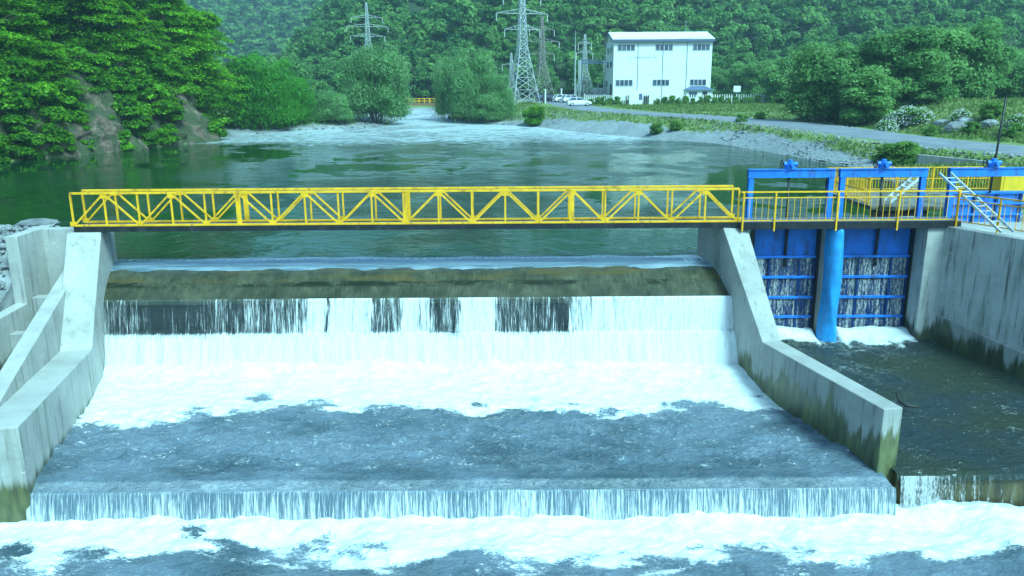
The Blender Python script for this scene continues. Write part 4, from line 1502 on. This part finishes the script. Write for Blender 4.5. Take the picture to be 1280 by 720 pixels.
def scatter(n, ylo, yhi, rlo, rhi, dmin, seed, pw=1.0):
    rg = np.random.default_rng(seed)
    pts, cells = [], {}
    for _ in range(n):
        y = ylo + (yhi - ylo) * rg.uniform() ** pw
        x = rg.uniform(rlo, rhi) * y
        c = (int(x // dmin), int(y // dmin))
        if any(abs(q[0] - x) < dmin and abs(q[1] - y) < dmin for i in (-1, 0, 1) for j in (-1, 0, 1) for q in cells.get((c[0] + i, c[1] + j), [])):
            continue
        cells.setdefault(c, []).append((x, y))
        pts.append((x, y))
    return pts


pts = [p for p in scatter(16000, 207, 330, -.34, .78, 4.5, 351) if p[0] / p[1] > -.30]
pts += scatter(900, 330, 470, -.2, .8, 9, 352)
pts = np.array(pts)
# leave a pale scree patch bare
hz = height(pts[:, 0], pts[:, 1])
uu = 640 + pts[:, 0] / pts[:, 1] * 1000
el = (hz - CAMZ) / pts[:, 1]
bare = ((np.abs(uu - 474) < 16) & (pts[:, 1] < 232)) | (np.abs(uu - 535) < 26) & (el > .072) & (el < .098)
pts, hz = pts[~bare], hz[~bare]
order = np.argsort(pts[:, 1])
near, rest = order[:110], order[110:]
pm = np.array([p for p in scatter(1500, 122, 208, .17, .80, 6.5, 355) if not (p[0] < 47 and p[1] < 186) and p[0] / p[1] > .20])
for i, (x, y) in enumerate(pm[:110]):
    s = float(rng.uniform(.8, 1.2))
    plant('valley_tree', 'full round green tree on the flat ground behind the roadside trees', 'tree', (x, y, gz(x, y) - .2), RND[i % 4], RTK[i % 2], (s, s, s * float(rng.uniform(.8, 1.05))), float(rng.uniform(0, 6)), 'trees on the flat behind the roadside trees')
for i, j in enumerate(near):
    s = float(rng.uniform(.75, 1.25))
    plant('hill_tree', 'round green tree in the lowest row of the wooded hillside', 'tree', (pts[j, 0], pts[j, 1], hz[j] - .2), HM[i % 5], HT, (s, s, s * float(rng.uniform(.9, 1.25))), float(rng.uniform(0, 6)), 'trees at the foot of the wooded hill')


def forest_mesh(name, P, Z, base, smin, smax, mat, seed):
    rg = np.random.default_rng(seed)
    Vs, Ts = [], []
    for (x, y), z in zip(P, Z):
        V, T = base[rg.integers(len(base))]
        s = rg.uniform(smin, smax) ** 1.2
        a = rg.uniform(0, 6.28)
        ca, sa = math.cos(a), math.sin(a)
        W = np.stack([(V[:, 0] * ca - V[:, 1] * sa) * s + x, (V[:, 0] * sa + V[:, 1] * ca) * s + y, V[:, 2] * s * rg.uniform(.85, 1.25) + z - .3], 1)
        Vs.append(W)
        Ts.append(np.clip(T + rg.normal() * .20, 0, 1))
    me = np_mesh(name, np.concatenate(Vs), quads(sum(len(t) for t in Ts)), {'tint': ('FACE', np.concatenate(Ts))})
    return tag(link(name, me, mat), kind='stuff')


forest_mesh('hill_forest', pts[rest], hz[rest], HB, .75, 1.35, M['leaf_hill'], 361)
HF = [crown_round(320 + k, 200, 5.5, 9, .5, 7, 2.2, .8) for k in range(4)]
pf_ = np.array(scatter(20000, 505, 800, -.42, -.02, 7, 362))
forest_mesh('far_forest', pf_, height(pf_[:, 0], pf_[:, 1]), HF, .8, 1.3, M['leaf_hill'], 363)
pv = np.array([p for p in scatter(2500, 175, 330, -.42, -.16, 5.5, 364) if p[0] < np.interp(p[1], SLY, SLX) - 12 and p[0] / p[1] > -.40])
forest_mesh('valley_forest', pv, height(pv[:, 0], pv[:, 1]), HB, .6, 1.0, M['leaf_hill'], 365)
pl_ = np.array([p for p in scatter(3000, 70, 300, -.95, -.38, 7, 366) if p[0] < np.interp(p[1], [60, 95, 110, 300], [-56, -48, -53, -118]) and gz(*p) < 95])
forest_mesh('bank_forest', pl_, height(pl_[:, 0], pl_[:, 1]), HB, 1.0, 1.5, M['leaf_left'], 367)

# ------------------------------------------------------------------ ground cover
def grass_stuff():
    rg = np.random.default_rng(371)
    n = 90000
    y = 44 + 125 * rg.uniform(size=n) ** 1.2
    x = rg.uniform(-.12, .75, n) * y
    xr = np.interp(y, SRY, SRX)
    nn = n2(x, y, .09, 4, 51)
    rxx = np.interp(y, ry_[np.argsort(ry_)], rx_[np.argsort(ry_)])
    rw = np.interp(y, [30, 120, 135, 160, 190], [8.2, 7.4, 7.0, 9, 6]) * .5 + .35
    ok = (((height(x, y) - zw(y) + (nn - .5) * 1.6) > 1.25) | ((x - xr) + (nn - .5) * 9 > np.interp(y, [30, 46, 60, 80, 95, 108, 113, 122, 138, 160], [2, 2.5, 3.5, 3.2, 4.5, 3.5, 3, 3.5, 3.5, 3]) - .3)) & (np.abs(x - rxx) > rw * 1.25)
    x, y = x[ok], y[ok]
    z = height(x, y) + .05
    C = np.stack([x, y, z], 1)
    n = len(x)
    h = rg.uniform(.10, .34, n) * (.6 + .9 * n2(x, y, .2, 3, 372))
    a = rg.uniform(0, 6.28, n)
    w = rg.uniform(.06, .16, n)
    T = np.stack([np.cos(a) * w, np.sin(a) * w, 0 * a], 1)
    L = np.stack([rg.normal(size=n) * .12, rg.normal(size=n) * .12, h], 1)
    V = np.stack([C - T, C + T, C + T * .3 + L, C - T * .3 + L], 1).reshape(-1, 3)
    me = np_mesh('grass', V, quads(n), {'tint': ('FACE', np.clip(.5 + rg.normal(size=n) * .2 + (n2(x, y, .12, 3, 373) - .5) * .9, 0, 1))})
    return tag(link('grass', me, M['grass_blade']), kind='stuff')


grass_stuff()


def stones_stuff(name, P, Z, smin, smax, seed):
    rg = np.random.default_rng(seed)
    bm = bmesh.new()
    bmesh.ops.create_icosphere(bm, subdivisions=1, radius=1)
    bv = np.array([v.co[:] for v in bm.verts])
    bf = np.array([[v.index for v in f.verts] for f in bm.faces])
    bm.free()
    Vs, Fs = [], []
    for k, ((x, y), z) in enumerate(zip(P, Z)):
        s = rg.uniform(smin, smax) * rg.uniform(.6, 1.4)
        a = rg.uniform(0, 6.28)
        q = bv * (1 + rg.normal(size=(len(bv), 1)) * .14) * np.array([rg.uniform(.8, 1.4), rg.uniform(.7, 1.1), rg.uniform(.45, .8)]) * s
        q = np.stack([q[:, 0] * math.cos(a) - q[:, 1] * math.sin(a) + x, q[:, 0] * math.sin(a) + q[:, 1] * math.cos(a) + y, q[:, 2] + z], 1)
        Fs.append(bf + len(bv) * k)
        Vs.append(q)
    me = np_mesh(name, np.concatenate(Vs), np.concatenate(Fs))
    return tag(link(name, me, M['stone']), kind='stuff')


rg = np.random.default_rng(381)
yy = 46 + 95 * rg.uniform(size=9000) ** 1.1
xx = np.interp(yy, SRY, SRX) + rg.uniform(-2.0, 11, 9000)
zz = height(xx, yy)
ok = zz > zw(yy) - .5
stones_stuff('gravel', np.stack([xx, yy], 1)[ok], zz[ok], .03, .15, 382)
yy = rg.uniform(114, 150, 700)
xx = np.interp(yy, SLY, SLX) + rg.uniform(-7, 2.5, 700)
stones_stuff('shore_gravel', np.stack([xx, yy], 1), height(xx, yy), .08, .28, 383)
# rubble heap at the left frame edge beside the abutment
xx = rg.uniform(-22, -17.30, 2600)
yy = rg.uniform(20.0, 31.2, 2600)
hp = np.interp(yy, [20, 22, 26.6, 28.4, 30.8, 31.6], [-6, -4.3, -1.9, -.30, -.5, -2.2]) + rg.uniform(-.15, .12, 2600)
stones_stuff('rubble', np.stack([xx, yy], 1), hp, .05, .15, 384)
rb = MB()
rb.add([(-24, 31, -.55), (-17.35, 30.8, -.5), (-17.33, 28.4, -.35), (-24, 28.4, -.35), (-17.24, 26.6, -1.95), (-24, 26.6, -1.95), (-17.1, 21, -4.8), (-24, 21, -4.8), (-17.35, 31.6, -2.5), (-24, 32, -2.5), (-17.33, 28.4, -7), (-17.24, 26.6, -7), (-17.1, 21, -7), (-17.35, 30.8, -7)], [(0, 3, 2, 1), (3, 5, 4, 2), (5, 7, 6, 4), (9, 0, 1, 8), (1, 2, 10, 13), (2, 4, 11, 10), (4, 6, 12, 11)])
tag(rb.build('rubble_slope', M['stone']), kind='structure')
o = link('boulder', RK[2], None)
o.location, o.scale = (-17.7, 29.7, -.15), (.75, .35, .25)
tag(o, 'pale flat boulder lying on the water edge behind the left walls', 'boulder')

# ------------------------------------------------------------------ powerhouse
HX0, HY0 = 20.6, 166.0
hz0 = gz(30, 166)
W_, D_, EH = 19.7, 12.0, 12.1 + (2.1 - hz0)
ph = thing('powerhouse', 'tall white metal clad powerhouse with shallow gable roof', 'building', (HX0, HY0, hz0), math.radians(1.0))


def loc(mb, name, mat, parent=ph, **kw):
    return mb.build(name, mat, parent, world=False, **kw)


RH = EH + 1.6
b = MB()
b.add([(0, 0, -1), (W_, 0, -1), (W_, D_, -1), (0, D_, -1), (0, 0, EH), (W_, 0, EH), (W_, D_, EH), (0, D_, EH), (0, D_ / 2, RH), (W_, D_ / 2, RH)],
      [(0, 1, 5, 4), (2, 3, 7, 6), (3, 0, 4, 8, 7), (1, 2, 6, 9, 5), (0, 3, 2, 1), (4, 5, 9, 8), (8, 9, 6, 7)])
loc(b, 'wall', M['white_wall'])
b = MB()
sl = 1.6 / (D_ / 2)
b.add([(-.35, -.5, EH + .1 - .5 * sl), (W_ + .35, -.5, EH + .1 - .5 * sl), (W_ + .35, D_ / 2, RH + .1), (-.35, D_ / 2, RH + .1), (W_ + .35, D_ + .5, EH + .1 - .5 * sl), (-.35, D_ + .5, EH + .1 - .5 * sl),
       (-.35, -.5, EH - .02 - .5 * sl), (W_ + .35, -.5, EH - .02 - .5 * sl), (W_ + .35, D_ / 2, RH - .02), (-.35, D_ / 2, RH - .02), (W_ + .35, D_ + .5, EH - .02 - .5 * sl), (-.35, D_ + .5, EH - .02 - .5 * sl)],
      [(0, 1, 2, 3), (3, 2, 4, 5), (6, 9, 8, 7), (9, 11, 10, 8), (0, 6, 7, 1), (5, 4, 10, 11), (0, 3, 9, 6), (3, 5, 11, 9), (1, 7, 8, 2), (2, 8, 10, 4)])
roof = loc(b, 'roof', M['white_roof'])
loc(MB().box(-.36, W_ + .36, -.56, -.503, EH - .62, EH - .10), 'gutter', M['trim'], roof)
b = MB().bar((-.40, -.5, EH - .22), (-.40, D_ / 2, RH - .08), .08, .34).bar((-.40, D_ / 2, RH - .08), (-.40, D_ + .5, EH - .22), .08, .34)
loc(b, 'bargeboard', M['trim'], roof)
k0 = W_ / 585


def win(x0, w, z0, h, n, y=-.03):
    fr = MB()
    fr.box(x0 - .05, x0 + w + .05, y - .03, y, z0 - .05, z0 + h + .05)
    f = loc(fr, 'window', M['window_frame'])
    g = MB()
    pw_ = w / n
    for i in range(n):
        g.box(x0 + i * pw_ + .07, x0 + (i + 1) * pw_ - .07, y - .045, y - .032, z0 + .06, z0 + h - .06)
    loc(g, 'pane', M['glass'], f)


for a, b_ in ((23, 125), (247, 350), (470, 570)):
    win(a * k0, (b_ - a) * k0, EH - 2.25, 1.2, 4)
for a, b_ in ((15, 117), (237, 337), (460, 558)):
    win(a * k0, (b_ - a) * k0, EH - 9.05, 1.2, 4)
for x in (145, 293, 437):
    loc(MB().cyl((x * k0, -.05, 0), (x * k0, -.05, EH - .6), .045, 6), 'downpipe', M['trim'])
# illegible line of small blue lettering: strokes only
rg2 = random.Random(5)
b = MB()
x = 87 * k0
while x < 253 * k0:
    w = rg2.uniform(.16, .26)
    b.box(x, x + .05, -.012, -.003, EH - 3.75, EH - 3.45)
    if rg2.random() < .6:
        b.box(x + .05, x + w - .04, -.012, -.003, EH - 3.5, EH - 3.45)
    if rg2.random() < .7:
        b.box(x + w - .06, x + w - .01, -.012, -.003, EH - 3.75, EH - 3.5)
    x += w + .09 + (.22 if rg2.random() < .12 else 0)
loc(b, 'lettering', M['letter'])


def gwin(y0, w, z0, h):
    f = loc(MB().box(-.06, -.03, y0, y0 + w, z0, z0 + h), 'window', M['window_frame'])
    loc(MB().box(-.075, -.062, y0 + .08, y0 + w - .08, z0 + .08, z0 + h - .08), 'pane', M['glass'], f)


for y0, z0 in ((2.0, EH - 2.6), (6.6, EH - 2.6), (2.0, EH - 5.4), (6.6, EH - 5.4), (8.0, EH - 9.2)):
    gwin(y0, 2.6, z0, 1.2 if z0 > 7 else 1.3)
loc(MB().box(-.05, -.03, 1.4, 4.2, 0, 3.4), 'door', M['dark_steel'])
loc(MB().cyl((W_ * .79, D_ / 2, RH), (W_ * .79, D_ / 2, RH + 2.4), .04, 6), 'antenna', M['galv'])

# kiosk, white gate wall, fence, sign boards before the powerhouse
def place(u, y):
    x = (u - 640) / 1000 * y * 1.026
    return Vector((x, y, gz(x, y)))


q = place(862, 158)
kk = thing('kiosk', 'small white kiosk with dark blue roof before the powerhouse', 'kiosk', tuple(q))
MB().box(q.x - 2.5, q.x + 2.5, q.y - 1, q.y + 1.5, q.z - .3, q.z + 2.2).build('wall', M['white_wall'], kk)
b = MB().add([(q.x - 2.9, q.y - 1.4, q.z + 2.2), (q.x + 2.9, q.y - 1.4, q.z + 2.2), (q.x + 2.9, q.y + 1.9, q.z + 2.2), (q.x - 2.9, q.y + 1.9, q.z + 2.2), (q.x - 1.4, q.y + .25, q.z + 2.95), (q.x + 1.4, q.y + .25, q.z + 2.95)],
             [(0, 1, 5, 4), (1, 2, 5), (2, 3, 4, 5), (3, 0, 4), (0, 3, 2, 1)])
b.build('roof', M['trim'], kk)
MB().box(q.x - 2.0, q.x - .4, q.y - 1.03, q.y - 1.005, q.z + .9, q.z + 1.9).build('window', M['glass'], kk)
MB().box(q.x + .6, q.x + 1.5, q.y - 1.03, q.y - 1.005, q.z, q.z + 1.95).build('door', M['dark_steel'], kk)

q = place(794, 146)
wg = thing('gate_wall', 'white gate wall with dark posts standing before the powerhouse', 'wall', tuple(q))
MB().box(q.x - 2.0, q.x + 2.3, q.y, q.y + .3, q.z - .3, q.z + 2.5).build('panel', M['white_wall'], wg, .02)
MB().box(q.x - .3, q.x + .3, q.y - .02, q.y - .003, q.z + .9, q.z + 2.0).build('emblem', M['trim'], wg)
for dx in (-2.6, -2.3, .6, .95, 1.3):
    MB().box(q.x + dx, q.x + dx + .16, q.y - .25, q.y - .1, q.z, q.z + 1.7).build('post', M['dark_steel'], wg)


def fence(u0, u1, y0, y1, label, h=1.7):
    a, b_ = place(u0, y0), place(u1, y1)
    f = thing('picket_fence', label, 'fence', tuple(a), group='fences round the powerhouse yard')
    n = int((b_ - a).length / .42)
    pk, rl = MB(), MB()
    for k in range(n + 1):
        p = a.lerp(b_, k / n)
        p.z = gz(p.x, p.y)
        pk.box(p.x - .07, p.x + .07, p.y - .02, p.y + .02, p.z + .1, p.z + h)
    for z in (.4, h - .35):
        rl.bar(a + Vector((0, .05, z)), b_ + Vector((0, .05, z)), .05)
    pk.build('pickets', M['white_paint'], f)
    rl.build('rail', M['galv'], f)
    m_ = max(2, int((b_ - a).length / 4))
    for k in range(m_ + 1):
        p = a.lerp(b_, k / m_)
        MB().box(p.x - .08, p.x + .08, p.y + .06, p.y + .2, gz(p.x, p.y) - .2, gz(p.x, p.y) + h + .15).build('post', M['white_paint'], f)


fence(728, 776, 152, 147, 'white picket fence between the parked cars and the white gate wall')
fence(812, 905, 148, 148, 'white picket fence running below the kiosk and the powerhouse')
fence(905, 1012, 148, 146, 'white picket fence right of the powerhouse behind small shrubs')
hg = 0
for i, u in enumerate(np.concatenate([np.arange(735, 775, 8), np.arange(814, 1010, 8.5)])):
    y = 146.5 + 1.3 * math.sin(i * 2.3)
    p = place(u, y)
    s = .75 + .35 * ((i * 7) % 5) / 5
    plant('hedge_shrub', 'small upright shrub planted along the white picket fence', 'shrub', tuple(p), SHR[i % 3], SST, (s * .8, s * .8, s * 1.2), i * 1.1, 'small shrubs along the picket fence', trunk_name='stem')
for u, y, w, lab in ((908, 152, 1.3, 'white sign board on a post just right of the powerhouse'), (1006, 150, 1.2, 'white sign board on a post at the far end of the picket fence')):
    p = place(u, y)
    s = thing('sign_board', lab, 'sign', tuple(p), group='white sign boards')
    MB().box(p.x - w / 2, p.x + w / 2, p.y, p.y + .06, p.z + 2.0, p.z + 3.1).build('board', M['white_paint'], s)
    MB().cyl((p.x, p.y + .09, p.z - .2), (p.x, p.y + .09, p.z + 2.9), .05, 8).build('post', M['galv'], s)


# ------------------------------------------------------------------ cars
def make_car(paint, label, group):
    c = thing('parked_car', label, 'car', (0, 0, 0), 0, group)
    L, W, = 4.3, 1.7
    secs = [  # x, half width, z bottom, z shoulder
        (-2.15, .70, .38, .72), (-2.05, .80, .26, .86), (-1.2, .84, .22, .93), (-.2, .85, .22, .93), (.8, .85, .22, .91), (1.5, .82, .22, .84), (2.0, .76, .28, .72), (2.15, .66, .38, .60)]
    b = MB()
    for x, w, zb, zt in secs:
        b.v += [(x, -w * .92, zb), (x, -w, zb + (zt - zb) * .4), (x, -w * .93, zt), (x, w * .93, zt), (x, w, zb + (zt - zb) * .4), (x, w * .92, zb)]
    for i in range(len(secs) - 1):
        for j in range(6):
            b.f.append((i * 6 + j, i * 6 + (j + 1) % 6, i * 6 + 6 + (j + 1) % 6, i * 6 + 6 + j))
    b.f.append((0, 1, 2, 3, 4, 5))
    e = (len(secs) - 1) * 6
    b.f.append((e, e + 1, e + 2, e + 3, e + 4, e + 5))
    body = b.build('body', paint, c, .03, world=False)
    cab = MB().add([(-2.0, -.74, .90), (1.0, -.74, .90), (1.0, .74, .90), (-2.0, .74, .90), (-1.45, -.60, 1.42), (.25, -.60, 1.42), (.25, .60, 1.42), (-1.45, .60, 1.42)],
                   [(0, 1, 5, 4), (1, 2, 6, 5), (2, 3, 7, 6), (3, 0, 4, 7), (0, 3, 2, 1), (4, 5, 6, 7)])
    cab.build('cabin_glass', M['glass'], c, .03, world=False)
    MB().box(-1.5, .3, -.62, .62, 1.405, 1.45).build('roof', paint, c, .02, world=False)
    for s in (-1, 1):
        MB().bar((1.0, s * .73, .90), (.28, s * .61, 1.43), .06).bar((-.55, s * .75, .9), (-.6, s * .62, 1.42), .07).bar((-2.0, s * .73, .90), (-1.46, s * .61, 1.43), .09).build('pillar', paint, c, world=False)
        for x in (-1.3, 1.35):
            w = MB().cyl((x, s * .66, .31), (x, s * .87, .31), .31, 16).build('wheel', M['rubber'], c, world=False)
            MB().cyl((x, s * .872, .31), (x, s * .885, .31), .18, 12).build('rim', M['alu'], w, world=False)
        MB().box(2.02, 2.10, s * .58 - .12, s * .58 + .12, .56, .68).build('headlight', M['glass'], c, world=False)
        MB().box(-2.14, -2.06, s * .62 - .10, s * .62 + .10, .66, .82).build('tail_light', M['red_brown'], c, world=False)
    MB().box(2.05, 2.19, -.7, .7, .32, .46).build('bumper', M['dark_steel'], c, .02, world=False)
    return c


wc = make_car(M['white_paint'], 'white car parked leftmost of the white ones by the fence', 'cars parked by the powerhouse')
dc = make_car(M['dark_car'], 'dark car parked leftmost beside the white pole', 'cars parked by the powerhouse')
cars = [(wc, None, 703, 160, .35), (wc, 'white car parked between its two white neighbours near the fence', 712.5, 158, .4), (wc, 'white car on the road verge nearest to the river', 721, 143, .1),
        (dc, None, 676, 162, 1.4), (dc, 'dark car parked between the other dark car and the white ones', 687, 163, 1.2)]
for c, lab, u, y, rz in cars:
    p = place(u, y)
    z = max(p.z, float(np.maximum(zr(y), zw(y) + .3)) + .16 if abs(p.x - np.interp(y, ry_[::1], rx_[::1])) < 4.5 else p.z)
    if lab is None:
        c.location, c.rotation_euler = (p.x, p.y, z), (0, 0, rz)
    else:
        copy_tree(c, lab, (p.x, p.y, z), rz)


# ------------------------------------------------------------------ pylons
def pylon(u, y, vb, vt, wb, label, mat, arms, z0=None):
    x = (u - 640) / 1000 * y * 1.026
    z0 = gz(x, y) if z0 is None else z0
    top = at_y(u, vt, y).z
    H = top - z0
    t = thing('pylon', label, 'pylon', (x, y, z0), .35, 'lattice transmission pylons')
    wf = lambda s: wb * (1 - s / .45) + wb * .30 * (s / .45) if s < .45 else wb * .30 * (1 - (s - .45) / .55 * .75)
    lv = [0, .12, .22, .31, .38, .45, .51, .57, .63, .69, .75, .81, .87, .93, 1.0]
    b = MB()
    th = max(.10, wb * .028)
    cn = lambda s: [Vector((sx * wf(s) / 2, sy * wf(s) / 2, H * s)) for sx, sy in ((-1, -1), (1, -1), (1, 1), (-1, 1))]
    for a, c in zip(lv[:-1], lv[1:]):
        A, C = cn(a), cn(c)
        for i in range(4):
            j = (i + 1) % 4
            b.bar(A[i], C[i], th, th)
            b.bar(A[i], C[j], th * .55, th * .55)
            b.bar(A[j], C[i], th * .55, th * .55)
            b.bar(C[i], C[j], th * .5, th * .5)
    b.build('tower', mat, t, world=False)
    out = []
    for s, half in arms:
        z = H * s
        w = wf(s) / 2
        a = MB()
        for sx in (-1, 1):
            tip = Vector((sx * half, 0, z))
            for sy in (-1, 1):
                a.bar((sx * w, sy * w, z), tip, th * .38, th * .38)
                a.bar((sx * w, sy * w, z + H * .035), tip, th * .38, th * .38)
            for k in (1, 2, 3):
                f = k / 4
                p0, p1 = Vector((sx * w, -w, z)).lerp(tip, f), Vector((sx * w, w, z + H * .035)).lerp(tip, f)
                a.bar(p0, p1, th * .4)
        arm = a.build('crossarm', mat, t, world=False)
        for sx in (-1, 1):
            ins = MB()
            for k in range(6):
                ins.cyl((sx * half, 0, z - .15 - .22 * k), (sx * half, 0, z - .25 - .22 * k), .09, 8)
            ins.cyl((sx * half, 0, z), (sx * half, 0, z - 1.5), .03, 6)
            ins.build('insulator', M['white_paint'], arm, world=False)
            out.append(Vector((x, y, z0)) + Matrix.Rotation(.35, 3, 'Z') @ Vector((sx * half, 0, z - 1.5)))
    return out


pA = pylon(654, 160, 127, -28, 5.4, 'tallest silver lattice pylon in front of the powerhouse yard', M['galv'], [(.60, 3.6), (.725, 5.2), (.85, 3.8)])
pB = pylon(677, 188, 106, 20, 4.6, 'brownish lattice pylon standing just behind the tallest one', M['galv_brown'], [(.55, 3.0), (.70, 4.2), (.84, 3.0)])
pC = pylon(727, 186, 115, 43, 3.8, 'short dark silver lattice pylon beside the substation frame', M['galv'], [(.72, 2.0), (.86, 1.6)])
pD = pylon(474, 224, 60, 3, 4.4, 'distant lattice pylon on the hill above the big willow', M['galv'], [(.55, 4.6), (.68, 5.6), (.80, 4.2)])
pE = pylon(641, 205, 112, 66, 3.6, 'small distant lattice pylon half hidden behind the tallest one', M['galv'], [(.75, 2.4)])


def cable(a, b_, sag, label):
    pts = []
    for k in range(25):
        t = k / 24
        p = a.lerp(b_, t)
        p.z -= sag * 4 * t * (1 - t)
        pts.append(p)
    o = MB().tube(pts, .028, 5).build('power_line', M['dark_steel'])
    tag(o, label, 'power line', 'power lines between the pylons')


for i in range(6):
    cable(pA[i], pD[i], 5 + i * .2, 'thin power line strung from the tallest pylon to the distant hill pylon')
for i in range(6):
    cable(pA[i], pA[i] + Vector((120, 10 + 5 * (i % 2), 16)), 6, 'thin power line leaving the tallest pylon towards the right')
for i in range(3):
    cable(pB[2 * i], pB[2 * i] + Vector((140, 60, 26)), 5, 'thin power line leaving the brownish pylon over the powerhouse')

# substation frame, lightning mast
q = place(736, 178)
sg = thing('substation_frame', 'blue grey steel substation frame left of the powerhouse', 'substation', tuple(q))
topz = at_y(736, 75, 178).z
for dx in (-2.5, 3.0):
    for dy in (0, 4):
        MB().bar((q.x + dx, q.y + dy, q.z - .5), (q.x + dx, q.y + dy, topz), .26).build('post', M['galv'], sg)
for dy in (0, 4):
    b = MB()
    b.bar((q.x - 2.9, q.y + dy, topz), (q.x + 3.4, q.y + dy, topz), .16).bar((q.x - 2.9, q.y + dy, topz - .6), (q.x + 3.4, q.y + dy, topz - .6), .16)
    for k in range(9):
        xa = q.x - 2.8 + k * .7
        b.bar((xa, q.y + dy, topz - .6 * (k % 2)), (xa + .7, q.y + dy, topz - .6 * ((k + 1) % 2)), .08)
    b.build('beam', M['trim'], sg)
for k in range(6):
    xa = q.x - 3.5 + k * 1.5
    b = MB().cyl((xa, q.y - 3, q.z - .5), (xa, q.y - 3, q.z + 2.0), .09, 8)
    for j in range(6):
        b.cyl((xa, q.y - 3, q.z + 2.0 + j * .25), (xa, q.y - 3, q.z + 2.15 + j * .25), .18, 10)
    b.build('insulator_post', M['galv'], sg)
b = MB().box(q.x + .2, q.x + 3.2, q.y - 2.2, q.y - .4, q.z, q.z + 2.6)
for k in range(7):
    b.box(q.x + .35 + k * .4, q.x + .5 + k * .4, q.y - 2.6, q.y - 2.21, q.z + .5, q.z + 2.2)
b.build('transformer', M['galv'], sg)
q = place(716, 172)
mt = thing('lightning_mast', 'slim grey lightning mast left of the substation frame', 'mast', tuple(q))
MB().tube([(q.x, q.y, q.z - .4), (q.x, q.y, q.z + 8), (q.x, q.y, at_y(716, 38, 172).z)], [.17, .12, .04], 8).build('pole', M['galv'], mt)
MB().cyl((q.x, q.y, q.z - .4), (q.x, q.y, q.z + .5), .35, 10).build('base', M['white_paint'], mt)
for u, y, lab in ((681, 158, 'white marker pole beside the dark parked cars'), (700, 164, 'thin white pole behind the white parked cars')):
    q = place(u, y)
    mt = thing('marker_pole', lab, 'pole', tuple(q), group='white poles at the car park')
    MB().cyl((q.x, q.y, q.z - .2), (q.x, q.y, q.z + 2.4), .14, 8).build('pole', M['white_paint'], mt)
    MB().cyl((q.x, q.y, q.z + 2.4), (q.x, q.y, q.z + 2.6), .2, 8).build('cap', M['white_paint'], mt)

# far footbridge over the narrow channel
fy = 196
a, c = at_y(508, 129, fy), at_y(546, 129, fy)
ff = thing('far_footbridge', 'small rusty footbridge with yellow railing far up the channel', 'footbridge', (a.x, fy, a.z))
MB().box(a.x - 2, c.x + 2, fy, fy + 1.6, a.z - .55, a.z).build('deck', M['red_brown'], ff)
for dy in (0, 1.5):
    r = MB()
    for z in (.5, 1.05):
        r.bar((a.x - 2, fy + dy, a.z + z), (c.x + 2, fy + dy, a.z + z), .12)
    rr = r.build('handrail', M['yellow'], ff)
    for k in range(10):
        x = a.x - 2 + (c.x - a.x + 4) * k / 9
        MB().bar((x, fy + dy, a.z), (x, fy + dy, a.z + 1.05), .1).build('post', M['yellow'], rr)
for x in (a.x - 1.6, c.x + 1.6):
    MB().box(x - .6, x + .6, fy - .2, fy + 1.8, a.z - 3, a.z - .56).build('abutment', M['conc_plain'], ff)

# ------------------------------------------------------------------ light
SUN_EL, SUN_AZ = math.radians(50), math.radians(38)    # azimuth from -Y (behind the camera) towards +X
sd = Vector((math.cos(SUN_EL) * math.sin(SUN_AZ), -math.cos(SUN_EL) * math.cos(SUN_AZ), math.sin(SUN_EL)))
sun = bpy.data.lights.new('sun', 'SUN')
sun.energy = 2.4
sun.angle = math.radians(16)
sun.color = (.52, .97, .98)
so = bpy.data.objects.new('sun', sun)
COL.objects.link(so)
so.rotation_euler = sd.to_track_quat('Z', 'Y').to_euler()
w = bpy.data.worlds.new('World')
S.world = w
w.use_nodes = True
nt = w.node_tree
nt.nodes.clear()
t = NT(w)
sky = nt.nodes.new('ShaderNodeTexSky')
sky.sky_type = 'NISHITA'
sky.sun_disc = False
sky.sun_elevation = SUN_EL
sky.sun_rotation = math.atan2(sd.x, sd.y)
sky.air_density = 1.0
sky.dust_density = 3.0
sky.ozone_density = 1.0
# overcast: a grey-white cloud deck veils most of the blue
hs = t.n('ShaderNodeHueSaturation', {'Saturation': .8, 'Value': 1.0, 'Color': sky.outputs[0]})
tint = t.mix(1.0, hs, (.46, .90, 1.10), 'MULTIPLY')
bg = t.n('ShaderNodeBackground', {0: tint, 1: .105})
wo = nt.nodes.new('ShaderNodeOutputWorld')
nt.links.new(bg, wo.inputs[0])

# air between the camera and the hills
HAZE = 0.00042
if HAZE:
    hb_ = MB().box(-1000, 1000, -420, 1450, -9.5, 330)
    o = hb_.build('haze', None)
    m = material('haze air')
    t = NT(m)
    v = t.n('ShaderNodeVolumePrincipled', {'Color': (.62, .86, 1.0), 'Density': HAZE, 'Anisotropy': .1})
    oo = m.node_tree.nodes.new('ShaderNodeOutputMaterial')
    m.node_tree.links.new(v, oo.inputs[1])
    o.data.materials.append(m)
    tag(o, kind='stuff')

S.view_settings.view_transform = 'Standard'
S.view_settings.look = 'None'
S.view_settings.exposure = 1.42
S.view_settings.gamma = 1
S.render.engine = 'CYCLES'
S.cycles.max_bounces = 6
S.cycles.diffuse_bounces = 3
S.cycles.glossy_bounces = 3
S.cycles.transmission_bounces = 4
S.cycles.transparent_max_bounces = 10
S.cycles.volume_bounces = 0
S.cycles.caustics_reflective = False
S.cycles.caustics_refractive = False
S.cycles.use_denoising = True
